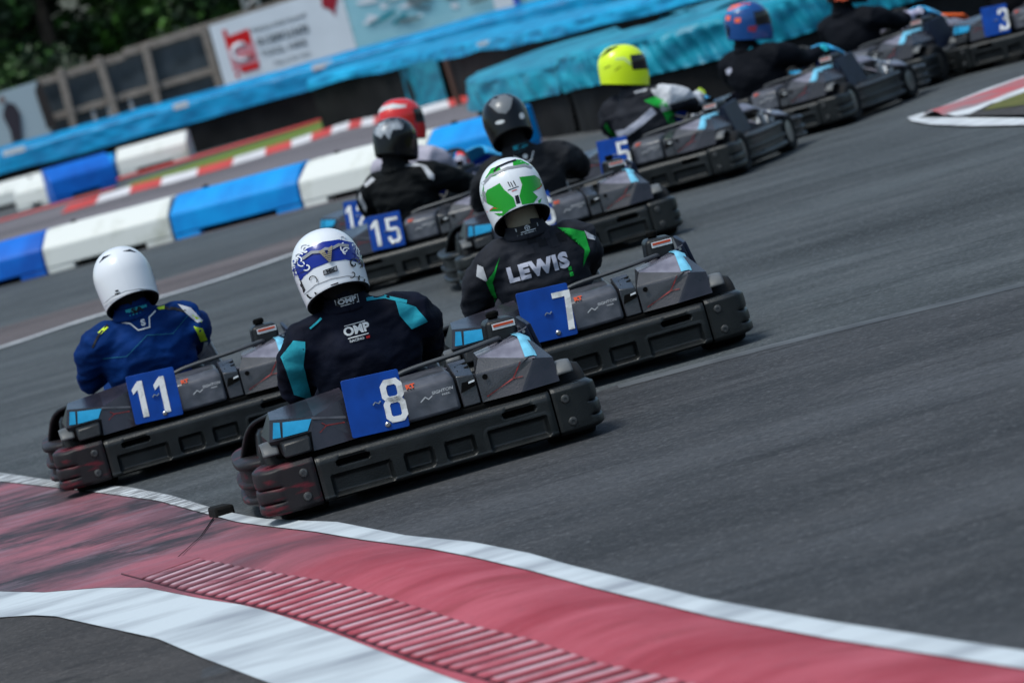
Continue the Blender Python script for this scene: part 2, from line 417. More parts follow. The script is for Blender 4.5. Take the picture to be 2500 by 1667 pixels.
def make_kart():
    root = empty('go_kart')
    make_rear_bumper(root)
    # wheels
    for s in (-1, 1):
        wheel(root, s * .50, .26, .138, .19, False)
        wheel(root, s * .50, 1.36, .125, .125, True)
    # chassis: floor tray, tubes, axle
    f = MB().box((0, .95, .055), (.62, 1.30, .012)); f.build('floor_tray', M['dark_plastic'], root, bevel=.004)
    c = MB()
    for s in (-1, 1):
        c.tube([(s * .30, .12, .075), (s * .31, .5, .07), (s * .33, 1.0, .07), (s * .28, 1.45, .075), (s * .24, 1.65, .10)], .015, 10)
        c.tube([(s * .33, .62, .075), (s * .60, .62, .085)], .012, 8); c.tube([(s * .33, 1.05, .075), (s * .58, 1.05, .085)], .012, 8)
        c.tube([(s * .28, 1.36, .11), (s * .44, 1.36, .125)], .013, 8)
    for y in (.14, .95, 1.6): c.tube([(-.31, y, .075), (.31, y, .075)], .014, 10)
    c.build('chassis_frame', M['tube'], root)
    MB().tube([(-.5, .26, .138), (.5, .26, .138)], .02, 12).build('rear_axle', M['steel'], root)
    # side bumpers with rails
    bands = [(.060, .085), (.118, .142), (.190, .222)]
    rail_shell('side_bumper', [(.50, .44), (.58, .48), (.61, .62), (.615, .95), (.60, 1.14), (.53, 1.24)], .05, .225, bands, root, M['dusty_lit_plastic'])
    rail_shell('side_bumper', [(-.57, 1.24), (-.65, 1.14), (-.675, .95), (-.685, .60), (-.67, .46), (-.56, .40)], .05, .225, bands, root, M['black_plastic'])
    # front bumper (right tip forward to left tip)
    rail_shell('front_bumper', [(.50, 1.50), (.585, 1.54), (.57, 1.68), (.44, 1.79), (.2, 1.825), (-.2, 1.825), (-.44, 1.79), (-.57, 1.68), (-.585, 1.54), (-.50, 1.50)], .05, .20, [(.060, .085), (.11, .135), (.172, .20)], root, M['dusty_lit_plastic'], nu=90)
    # side pods
    for s in (-1, 1):
        p = MB()
        v = [(s * .34, .60, .19), (s * .56, .54, .225), (s * .56, 1.10, .225), (s * .36, 1.16, .19), (s * .34, .60, .07), (s * .58, .54, .07), (s * .57, 1.16, .07), (s * .36, 1.2, .07), (s * .46, .60, .262), (s * .47, 1.04, .245)]
        p.add(v, [(0, 8, 9, 3), (8, 1, 2, 9), (0, 1, 8), (3, 9, 2), (4, 0, 3, 7), (1, 5, 6, 2), (0, 4, 5, 1), (3, 2, 6, 7), (4, 7, 6, 5)])
        p.build('side_pod', M['dark_plastic'], root, bevel=.008, smooth=30)
    # nose and front fairing (steering shield)
    nb = MB()
    def nose(u, v):
        x = lerp(-.33, .33, u); w = 1 - (2 * u - 1) ** 2 * .35
        y = lerp(1.42, 1.80, v); z = lerp(.30, .19, v ** 1.5) * w + .03
        return (x * (1 - .1 * v), y, z)
    nb.grid(nose, 20, 16); no = nb.build('nose_cone', M['lilac'], root, smooth=60)
    sm = no.modifiers.new('solid', 'SOLIDIFY'); sm.thickness = .008
    def shield(u, v):
        a = (2 * u - 1); w = lerp(.15, .23, v); x = a * w
        y = lerp(1.24, 1.62, v) - .12 * a * a + .03 * math.sin(v * 3.1); z = lerp(.54, .26, v ** 1.25) - .05 * a * a
        return (x, y, z)
    sh = MB().grid(shield, 24, 20, mfn=lambda u, v: 1 if v < .32 else (2 if u < .62 else (3 if v < .93 else 0)))
    so = sh.build('front_fairing', [M['light_grey'], M['front_sky'], M['front_blue'], M['white']], root, smooth=60)
    sm = so.modifiers.new('solid', 'SOLIDIFY'); sm.thickness = .012; sm.offset = -1
    # front wheel guards
    for s in (-1, 1):
        g = MB()
        def gf(u, v, s=s):
            a = lerp(-.3, 2.0, u); r = .165
            return (s * lerp(.385, .47, v), 1.36 - math.cos(a) * r, .125 + math.sin(a) * r)
        g.grid(gf, 16, 3); go = g.build('wheel_guard', M['light_grey'], root, smooth=60)
        sm = go.modifiers.new('solid', 'SOLIDIFY'); sm.thickness = .008
    # steering wheel and column
    sw = MB(); n = 40; ctr = Vector((-.10, 1.02, .45)); tilt = Matrix.Rotation(R(-50), 3, 'X')
    ring = [ctr + tilt @ Vector((.15 * math.cos(a), 0, .14 * math.sin(a))) for a in [2 * math.pi * i / n for i in range(n + 1)]]
    # ring plane: normal along the column
    ring = [ctr + Matrix.Rotation(R(50), 3, 'X') @ Vector((.15 * math.cos(a), .135 * math.sin(a), 0)) for a in [2 * math.pi * i / n for i in range(n + 1)]]
    sw.tube(ring, .014, 10, cap=False)
    for a in (90, 210, 330): sw.tube([ctr, ctr + Matrix.Rotation(R(50), 3, 'X') @ Vector((.15 * math.cos(R(a)), .135 * math.sin(R(a)), 0))], .01, 8)
    sw.lathe([(.001, -.01), (.035, -.01), (.04, .0), (.03, .012), (.001, .012)], ctr, 'Z', 20, rot=Matrix.Rotation(R(50), 3, 'X'))
    swo = sw.build('steering_wheel', M['dark_plastic'], root, smooth=50)
    MB().tube([ctr, (-.08, 1.40, .16)], .013, 10).build('steering_column', M['steel'], swo)
    MB().box((-.06, 1.07, .475), (.05, .02, .04), (R(-40), 0, 0)).build('brass_dial', M['brass'], swo, bevel=.006)
    # seat: a bucket shell round the driver
    st = MB()
    def seat(u, v):
        a = lerp(-1, 1, u)
        pts = [(1.02, .10, .155), (.86, .085, .19), (.70, .09, .20), (.58, .14, .205), (.52, .24, .20), (.48, .34, .185), (.46, .395, .15)]
        k = v * (len(pts) - 1); i = min(int(k), len(pts) - 2); t = k - i
        y = lerp(pts[i][0], pts[i + 1][0], t); z = lerp(pts[i][1], pts[i + 1][1], t); w = lerp(pts[i][2], pts[i + 1][2], t)
        side = abs(a) ** 3
        return (-.10 + w * math.copysign(min(1, abs(a) * 1.25), a), y + side * .10 * v, z + side * .12 * (1 - v * .8))
    st.grid(seat, 26, 24); seo = st.build('seat', M['dark_plastic'], root, smooth=60)
    sm = seo.modifiers.new('solid', 'SOLIDIFY'); sm.thickness = .010
    # pedals
    for x in (-.25, .10): MB().box((x, 1.60, .16), (.05, .015, .12), (R(-20), 0, 0)).build('pedal', M['steel'], root, bevel=.003)

    # ---- rear bodywork -------------------------------------------------
    # right-hand engine fairing (faceted, with lit facets painted paler than shaded ones)
    q = MB()
    A, B, C, D_, E_, F_, G = (.205, .085, .232), (.205, .095, .335), (.235, .15, .385), (.415, .20, .412), (.425, .075, .335), (.490, .11, .318), (.487, .060, .234)
    Hh = (.440, .24, .395)
    top = [(.250, .42, .385), (.43, .50, .405), (.50, .46, .31), (.50, .48, .20), (.215, .48, .20)]
    v = [A, B, C, D_, E_, F_, G, Hh] + top + [(.350, .048, .233)]
    q.add(v, [(0, 13, 4), (13, 6, 5, 4)], 0)
    q.add(v, [(0, 4, 1), (1, 4, 2)], 1)
    q.add(v, [(2, 4, 3)], 2)
    q.add(v, [(3, 4, 5, 7)], 1)
    q.add(v, [(2, 3, 9, 8)], 2)
    q.add(v, [(3, 7, 9)], 1); q.add(v, [(7, 5, 10, 9)], 1)
    q.add(v, [(5, 6, 11, 10)], 0); q.add(v, [(0, 1, 2, 8, 12)], 1)
    q.add(v, [(8, 9, 10, 11, 12)], 0); q.add(v, [(0, 12, 11, 6, 13)], 0)
    ef = q.build('engine_fairing', [M['dim_grey'], M['grey_plastic'], M['lilac']], root, smooth=25, bevel=.006)
    bv = bvh_of(ef)
    lay(poly_mesh([[(.392, .085), (.432, .082), (.440, .235), (.444, .49), (.404, .49), (.398, .235)]], .015), 'stripe', M['sky_stripe'], ef, bv, O=(0, 0, 2), U=(1, 0, 0), V=(0, 1, 0), D=(0, 0, -1), off=.006)
    lay(poly_mesh(stroke([(.225, .248), (.33, .285), (.37, .335)], .004) + stroke([(.33, .285), (.365, .284)], .003), .02), 'red_line', M['red_line'], ef, bv, off=.006)
    lay(poly_mesh(stroke([(.215, .262), (.40, .345)], .007), .02), 'edge_trim', M['light_grey'] if False else M['grey_plastic'], ef, bv, off=.006)
    MB().lathe([(.010, 0), (.010, -.004), (.001, -.004)], (.235, .083, .318), 'Y', 14).build('hole_plug', M['hole'], ef)
    MB().box((.245, .155, .378), (.03, .012, .012), (R(-30), 0, 0)).build('clip', M['hole'], ef, bevel=.003)
    # left-hand fairing
    q = MB()
    v = [(-.262, .07, .232), (-.262, .10, .385), (-.405, .085, .347), (-.575, .10, .375), (-.600, .085, .300), (-.430, .065, .300), (-.440, .05, .232),
         (-.262, .30, .405), (-.40, .33, .395), (-.56, .34, .385), (-.61, .34, .31), (-.60, .40, .20), (-.262, .40, .20), (-.585, .14, .24)]
    v = [(-.262 + (p[0] + .262) * .90, p[1], p[2]) for p in v]
    q.add(v, [(0, 6, 5, 2)], 0); q.add(v, [(0, 2, 1)], 0)
    q.add(v, [(1, 2, 8, 7)], 0); q.add(v, [(2, 3, 9, 8)], 0)
    q.add(v, [(2, 5, 4, 3)], 0); q.add(v, [(5, 6, 13, 4)], 3); q.add(v, [(3, 4, 10, 9)], 3)
    q.add(v, [(4, 13, 11, 10)], 3); q.add(v, [(7, 8, 9, 10, 11, 12)], 0); q.add(v, [(0, 1, 7, 12)], 0); q.add(v, [(0, 12, 11, 13, 6)], 0)
    lf = q.build('rear_fairing', [M['dim_grey'], M['grey_plastic'], M['lilac'], M['dark_plastic']], root, smooth=25, bevel=.006)
    bv = bvh_of(lf)
    lay(poly_mesh([[(-.551, .309), (-.522, .306), (-.512, .358), (-.534, .363)], [(-.515, .305), (-.425, .305), (-.400, .341), (-.502, .356)]], .02), 'stripe', M['blue_stripe'], lf, bv, off=.006)
    lay(poly_mesh(stroke([(-.385, .287), (-.355, .305), (-.29, .298)], .0035) + stroke([(-.37, .318), (-.355, .305)], .003), .02), 'red_line', M['red_line'], lf, bv, off=.006)
    lay(poly_mesh(stroke([(-.40, .343), (-.262, .310)], .008), .02), 'edge_trim', M['frost'], lf, bv, off=.006)
    # small dark box under the stripe and the grey mudguard flaps
    bx = MB(); v = [(-.53, .02, .235), (-.43, .015, .235), (-.425, .03, .288), (-.525, .04, .285), (-.53, .12, .235), (-.43, .12, .235), (-.425, .12, .300), (-.54, .12, .298)]
    bx.add(v, [(0, 1, 2, 3), (3, 2, 6, 7), (1, 5, 6, 2), (0, 3, 7, 4), (4, 7, 6, 5), (0, 4, 5, 1)]); bx.build('air_box', M['dark_plastic'], root, bevel=.008)
    for s, x in ((-1, -.572), (1, .515)):
        gfl = MB()
        def gf(u, v, s=s, x=x):
            a = lerp(.35, 2.6, u); r = .064 + .004 * math.sin(v * 3.14)
            return (x + s * lerp(-.03, .03, v), .15 - math.cos(a) * r * 1.3, .232 + math.sin(a) * r)
        gfl.grid(gf, 18, 6); g = gfl.build('mudguard_flap', M['flap_grey'], root, smooth=60)
        sm = g.modifiers.new('solid', 'SOLIDIFY'); sm.thickness = .006
    # curved left fender between rear wheel and side pod
    for s in (-1,):
        fd = MB()
        def ff(u, v, s=s):
            pts = smooth_path([(.50, .36, .375), (.575, .42, .370), (.615, .52, .335), (.64, .62, .27), (.66, .70, .20)], 2) if s < 0 else smooth_path([(.50, .45, .32), (.55, .47, .32), (.60, .52, .30), (.635, .60, .26), (.655, .68, .20)], 2)
            p, t, d = pathpt(pts, u); w = lerp(.0, .085, v)
            return (s * (p.x - w * .9), p.y + w * .8, p.z + w * .10)
        fd.grid(ff, 24, 4); o = fd.build('fender', M['dark_plastic'], root, smooth=60)
        sm = o.modifiers.new('solid', 'SOLIDIFY'); sm.thickness = .014
    MB().box((-.535, .50, .235), (.12, .26, .19), (0, R(8), 0)).build('pod_inner', M['dark_plastic'], root, bevel=.03)
    # centre engine cover, translucent grey box
    cc = MB(); cc.box((.030, .20, .300), (.215, .22, .135), mi=0)
    v = [(-.075, .075, .232), (.125, .075, .232), (.130, .095, .345), (-.075, .095, .345), (-.07, .14, .372), (.115, .14, .372), (-.07, .34, .38), (.12, .34, .38), (-.075, .34, .2), (.13, .34, .2)]
    cc = MB(); cc.add(v, [(0, 1, 2, 3), (3, 2, 5, 4), (4, 5, 7, 6), (6, 7, 9, 8), (0, 3, 4, 6, 8), (1, 9, 7, 5, 2), (0, 8, 9, 1)])
    eo = cc.build('engine_cover', M['frost'], root, smooth=25, bevel=.012, seg=3)
    T = Matrix.Translation((.0, .0, 0))
    bv = bvh_of(eo)
    lay(text_bm('RT', .018, -.030, .353, 0, .0012, .02, 1.5), 'lettering', M['orange'], eo, bv, off=.005)
    lay(text_bm('SIGHTON', .015, .075, .312, .02, .0003, .02, 1.2, .15), 'lettering', M['light_grey'], eo, bv, off=.007)
    lay(text_bm('PARK', .010, .085, .298, .02, .0002, .02, 1.2), 'lettering', M['light_grey'], eo, bv, off=.007)
    lay(poly_mesh(stroke([(-.01, .292), (.01, .305), (.02, .295), (.035, .303)], .004), .02), 'emblem', M['light_grey'], eo, bv, off=.007)
    # deck to the right of it with the window and the two slits
    dk = MB(); v = [(.135, .090, .232), (.200, .090, .232), (.200, .10, .335), (.135, .10, .345), (.200, .28, .385), (.13, .28, .385), (.13, .34, .2), (.2, .34, .2)]
    dk.add(v, [(0, 1, 2, 3), (3, 2, 4, 5), (5, 4, 7, 6), (0, 3, 5, 6), (1, 7, 4, 2), (0, 6, 7, 1)])
    do = dk.build('rear_deck', M['grey_plastic'], root, smooth=25, bevel=.004); bv = bvh_of(do)
    lay(poly_mesh([[(.138, .283), (.197, .297), (.197, .320), (.150, .318)]], .02), 'window', M['hole'], do, bv, off=.004)
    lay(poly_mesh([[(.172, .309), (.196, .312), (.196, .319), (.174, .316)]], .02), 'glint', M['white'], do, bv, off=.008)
    for zz in (.352, .364): lay(poly_mesh([[(.13, zz), (.2, zz + .006), (.2, zz + .011), (.13, zz + .004)]], .02), 'vent_slit', M['hole'], do, bv, off=.004)
    MB().tube(smooth_path([(-.06, .33, .385), (.0, .33, .398), (.2, .33, .405), (.33, .36, .415), (.36, .45, .41), (.36, .62, .36)], 2), .011, 12, flat=.8).build('rail', M['tube'], root)
    MB().box((-.17, .17, .29), (.19, .18, .12)).build('engine_block', M['dark_plastic'], root, bevel=.02)
    # black strip that closes the gap over the bumper
    MB().box((-.05, .20, .205), (.98, .22, .05)).build('under_cover', M['hole'], root, bevel=.01)
    # fuel tank on the right with cap, warning label and navy side panel
    tk = MB().box((.375, .54, .40), (.125, .17, .15), (0, R(3), 0), taper=.9); to = tk.build('fuel_tank', M['dark_plastic'], root, bevel=.02, seg=4)
    MB().lathe([(.001, .028), (.018, .028), (.024, .022), (.024, .008), (.018, .006), (.018, .0)], (.365, .545, .475), 'Z', 16).build('cap', M['hole'], to)
    lb = MB().box((.385, .444, .452), (.085, .003, .022), (0, R(1), 0)); lb.build('warning_label', M['white'], to)
    MB().box((.385, .4415, .455), (.075, .002, .009), (0, R(1), 0)).build('label_band', M['orange'], to)
    pn = MB(); pn.solid([(.31, .40, .385), (.455, .40, .425), (.462, .40, .43), (.500, .42, .22), (.31, .40, .22)], (0, .018, 0)); pno = pn.build('radiator_panel', M['navy_panel'], root, bevel=.004)
    pn2 = MB(); pn2.solid([(.462, .41, .435), (.505, .44, .22), (.505, .76, .20), (.462, .70, .45)], (.016, 0, 0)); pn2.build('side_panel', M['navy_panel'], root, bevel=.004)
    MB().lathe([(.006, 0), (.006, -.004), (.001, -.004)], (.445, .398, .412), 'Y', 10).build('screw', M['steel'], pno)
    # pale side fairing that runs forward and down from the panel, with its bracket
    sf = MB()
    def sff(u, v):
        p, t, d = pathpt([Vector((.43, .74, .405)), Vector((.46, .90, .400)), Vector((.50, 1.10, .32)), Vector((.53, 1.30, .285))], u)
        return (p.x + lerp(-.05, .06, v), p.y, p.z - .10 * abs(v - .35) ** 1.5)
    sf.grid(sff, 20, 8); so_ = sf.build('side_fairing', M['lilac'], root, smooth=60)
    smd_ = so_.modifiers.new('solid', 'SOLIDIFY'); smd_.thickness = .008
    MB().box((.52, .98, .26), (.03, .05, .12), (R(25), 0, 0)).build('bracket', M['light_grey'], root, bevel=.004)
    MB().box((.53, 1.12, .25), (.03, .05, .10), (R(-20), 0, 0)).build('bracket', M['light_grey'], root, bevel=.004)
    # number plate
    PL = Matrix.Translation((-.172, .022, .337)) @ Matrix.Rotation(R(3.2), 4, 'Y') @ Matrix.Rotation(R(-6), 4, 'X')
    h = .104
    pl = MB(); rr = .008; pts = []
    for cx, cz, a0 in ((h - rr, h - rr, 0), (-h + rr, h - rr, 90), (-h + rr, -h + rr, 180), (h - rr, -h + rr, 270)):
        for k in range(5):
            a = R(a0 + k * 22.5); pts.append(PL @ Vector((cx + rr * math.cos(a), 0, cz + rr * math.sin(a))))
    pl.solid(pts, PL.to_3x3() @ Vector((0, .005, 0)))
    po = pl.build('number_plate', M['plate'], root, smooth=30, bevel=.0015)
    MB().lathe([(.010, 0), (.010, -.003), (.006, -.006), (.001, -.006)], PL @ Vector((.028, -.001, -.082)), 'Y', 16).build('bolt', M['steel'], po)
    pc = MB(); pc.tube([PL @ Vector((-.008, -.004, -.004)), PL @ Vector((.0, -.008, .004)), PL @ Vector((.012, -.006, -.003)), PL @ Vector((.02, -.004, .005))], .003, 6)
    pc.build('split_pin', M['steel'], po)
    return root, po, PL

kart0, plate0, PLM = make_kart()
FACE = PLM @ Matrix.Translation((0, -.0012, 0)) @ Matrix.Rotation(R(90), 4, 'X')
def put_digits(kart, txt):
    plate = [c for c in kart.children if c.name.startswith('number_plate')][0]
    cells = {1: [(.028, .155)], 2: [(-.088, .155), (.006, .155)]}[len(txt)]
    for ch, (x0, hh) in zip(txt, cells):
        k = hh / 2; polys = [[(x0 + x * k * 1.02, -.080 + z * k) for x, z in p] for p in digit_polys(ch)]
        b = poly_mesh(polys, .5)
        flat(b, 'digit', M['digit'], plate, FACE, .0012)

KARTS = [  # number, x, y, heading (deg, + = to the right), lean, label
 ('8', -.353, 16.86, -6, -0.3, 'dark rental go-kart with blue number plate 8, nearest to the red kerb'),
 ('7', .335, 18.78, -4, 0.2, 'dark rental go-kart with blue number plate 7, fuel tank and orange label showing'),
 ('11', -1.350, 20.25, -6, -0.2, 'dark rental go-kart with blue number plate 11 and red scuffed left corner'),
 ('15', -.385, 28.5, 12, 0, 'dark rental go-kart with blue number plate 15 behind the bumper of kart 8'),
 ('6', .480, 26.1, -5, 0.3, 'dark rental go-kart mostly hidden behind the green and white helmet'),
 ('12', -.640, 31.4, 38, 0, 'dark rental go-kart beyond kart 15 with only a 1 of its plate showing'),
 ('5', 1.090, 30.1, 22, 0.8, 'dark rental go-kart with blue number plate 5 turning right past the tyre wall'),
 (None, 2.03, 32.5, 29, 0.8, 'dark rental go-kart just ahead of kart 5, seen from its right side'),
 (None, 2.88, 34.6, 34, 0.8, 'dark rental go-kart with pale blue and white front shield near the right kerb tip'),
 ('3', 4.10, 34.3, 32, 0.5, 'dark rental go-kart with blue number plate 3 cut off by the right frame edge'),
]
kart_objs = []
for i, (num, x, y, hd, ln, lab) in enumerate(KARTS):
    k = kart0 if i == 0 else None
    kart_objs.append(k)
for i in range(1, len(KARTS)): kart_objs[i] = copy_tree(kart0)
for (num, x, y, hd, ln, lab), k in zip(KARTS, kart_objs):
    k.location = (x, y, 0); k.rotation_euler = (0, R(-ln), R(-hd))
    tag(k, lab, 'go-kart', 'rental go-karts racing in a queue')
    if num: put_digits(k, num)
    else:
        for c in [c for c in k.children_recursive if c.name.startswith('number_plate') or (c.parent and c.parent.name.startswith('number_plate'))]: bpy.data.objects.remove(c)
    if num in ('8', '11'):
        c = [c for c in k.children if c.name.startswith('bumper_corner')][0]
        c.material_slots[0].link = 'OBJECT'; c.material_slots[0].material = M['scuff']; c['label'] = 'bumper corner scuffed with red kerb paint'
        c = [c for c in k.children if c.name.startswith('side_bumper')][1]
        c.material_slots[0].link = 'OBJECT'; c.material_slots[0].material = M['scuff']

for idx, y_, z_ in ((8, 1.50, .36), (7, 1.62, .30)):      # bright panels low on the noses of the two karts by the right kerb
    nb_ = MB().box((.16, y_, z_), (.22, .24, .012), (R(-28), R(14), 0)).build('nose_panel', M['orange_cone'] if idx == 8 else M['light_grey'], kart_objs[idx], bevel=.004)
    MB().box((.02, y_ - .06, z_ + .03), (.10, .26, .012), (R(-28), 0, 0)).build('nose_panel', M['white'], kart_objs[idx], bevel=.004)
# ------------------------------------------------------------------ drivers
SEAT = Vector((-.10, .62, .08))
M['visor'] = mat('dark_visor', (0.01, 0.01, 0.013), 0.08, coat=0.5)
M['liner'] = mat('helmet_liner', (0.006, 0.006, 0.007), 0.9)
M['skin'] = mat('skin', (0.35, 0.19, 0.13), 0.55)
M['balaclava'] = mat('cream_balaclava', (0.22, 0.19, 0.14), 0.9, bump=.5, bscale=60)
M['shoe'] = mat('shoe', (0.01, 0.01, 0.012), 0.5)

def remesh_obj(mb, name, m, parent, voxel, smooth_it=8, wr=.006, wscale=(7, 7, 11), off=None, seed=0):
    o = mb.build(name + '_raw', m, None, smooth=0)
    md = o.modifiers.new('r', 'REMESH'); md.mode = 'VOXEL'; md.voxel_size = voxel
    sm = o.modifiers.new('s', 'SMOOTH'); sm.factor = .5; sm.iterations = smooth_it
    bpy.context.view_layer.update()
    me = bpy.data.meshes.new_from_object(o.evaluated_get(bpy.context.evaluated_depsgraph_get()))
    old = o.data; bpy.data.objects.remove(o); bpy.data.meshes.remove(old)
    me.name = name
    vn = [v.normal.copy() for v in me.vertices]
    for v, n in zip(me.vertices, vn):
        p = v.co
        q = Vector((p.x * wscale[0] + p.z * 3, p.y * wscale[1], p.z * wscale[2] - p.x * 2 + seed))
        k = -abs(noise.noise(q)) * 1.5 - .8 * abs(noise.noise(q * 2.1 + Vector((5, 1, seed)))) - .35 * abs(noise.noise(q * 4.7 + Vector((2, 7, seed)))) + .5
        v.co = p + n * k * wr
        if off: v.co -= Vector(off)
    me.polygons.foreach_set("use_smooth", [True] * len(me.polygons)); me.update()
    me.materials.clear(); me.materials.append(m)
    ob = bpy.data.objects.new(name, me); COL.objects.link(ob); ob.parent = parent
    return ob

def helmet_shell(scale=1.0):
    b = MB(); NU, NV = 64, 40
    def fn(u, v):
        az = 2 * math.pi * u; back = math.cos(az)      # az 0 = back
        x = math.sin(az); y = -back
        zr = lerp(-.148, -.108, (back + 1) / 2)
        if v < .55:
            th = v / .55 * math.pi / 2; z = .133 * math.cos(th); r = math.sin(th) ** .86
        else:
            t = (v - .55) / .45; z = zr * t; r = 1 - .085 * (z / .15) ** 2
            if t > .93: r += .012 * math.sin((t - .93) / .07 * math.pi)
        ay = .148 if y < 0 else .165 + (.018 * sstep(.02, -.11, z))
        return Vector((x * .128 * r, y * ay * r, z)) * scale
    b.grid(fn, NU, NV); return b, fn
def make_helmet(parent, ctr, rot, m, visor=M['visor'], hs=1.0):
    T = Matrix.Translation(Vector(ctr) - SEAT) @ Euler(rot, 'YXZ').to_matrix().to_4x4()
    b, fn = helmet_shell(hs)
    o = b.build('helmet', m, parent, smooth=70); o.matrix_local = T
    # rim and dark inside
    l = MB()
    def inner(u, v):
        p = fn(u, 1.0); q = Vector((p.x, p.y, 0)).normalized()
        if v < .25: a = v / .25 * math.pi; return p - q * .007 * (1 - math.cos(a)) + Vector((0, 0, -.005 * math.sin(a)))
        k = (v - .25) / .75
        w = fn(u, .55 + .45 * (1 - k) if k < .9 else .55)
        w = Vector((w.x, w.y, lerp(p.z, .0, k))) * .90
        if k > .93: w = Vector((0, 0, 0)) + w * .02
        return w if k > .02 else p - q * .014
    l.grid(inner, 48, 16); l.build('helmet_liner', M['liner'], o, smooth=60)
    vz = MB()
    def vf(u, v):
        az = lerp(.5 - .20, .5 + .20, u); t = lerp(.40, .68, v)
        p = fn(az, t); q = Vector((p.x, p.y, p.z * .2)).normalized(); return p + q * .003
    vz.grid(vf, 24, 12); vo = vz.build('visor', visor, o, smooth=60)
    inv = T.to_3x3().inverted()
    bv = bvh_of(o)
    def dec(bm_, mm, name='decal', off=.0016, yaw=0.0):
        Rz = Matrix.Rotation(yaw, 3, 'Z')
        U, V, D = inv @ Rz @ Vector((1, 0, 0)), inv @ Vector((0, 0, 1)), inv @ Rz @ Vector((0, 1, 0))
        return lay(bm_, name, mm, o, bv, O=-D * .5, U=U, V=V, D=D, off=off)
    return o, dec

def glove(parent, wrist, palm_dir, finger_dir, side, m, wheel_c):
    """palm, four curled fingers of different length and a thumb, closed round the wheel rim"""
    W = Vector(wrist); f = Vector(palm_dir).normalized(); s = Vector(finger_dir).normalized(); n = f.cross(s).normalized()
    b = MB()
    # f: from the wrist to the knuckles, s: across the palm (towards the thumb), n: out of the back of the hand
    if n.z < 0: n = -n
    b.tube([W - f * .05, W - f * .02, W + f * .02, W + f * .055, W + f * .085], [(.033, .027), (.031, .025), (.038, .020), (.043, .019), (.040, .016)], 14, up=n)
    for i, (o_, L) in enumerate(((.030, .072), (.010, .080), (-.011, .074), (-.031, .058))):
        k = W + f * .082 + s * o_; a = .45 + .05 * i
        p1 = k + (f * math.cos(a) - n * math.sin(a)) * L * .42
        p2 = p1 + (f * math.cos(a + 1.2) - n * math.sin(a + 1.2)) * L * .33
        p3 = p2 + (f * math.cos(a + 2.3) - n * math.sin(a + 2.3)) * L * .28
        b.tube([k - f * .02, k, p1, p2, p3], [.0105, .0105, .0098, .0092, .0080], 10)
    t0 = W + f * .025 + s * .032; t1 = t0 + (f * .5 + s * .75 - n * .15).normalized() * .036; t2 = t1 + (f * .8 + s * .1 - n * .6).normalized() * .032
    b.tube([t0 - s * .015, t0, t1, t2], [.013, .0125, .011, .009], 10)
    return remesh_obj(b, 'glove', m, parent, .006, 3, .0015, (20, 20, 20), SEAT)

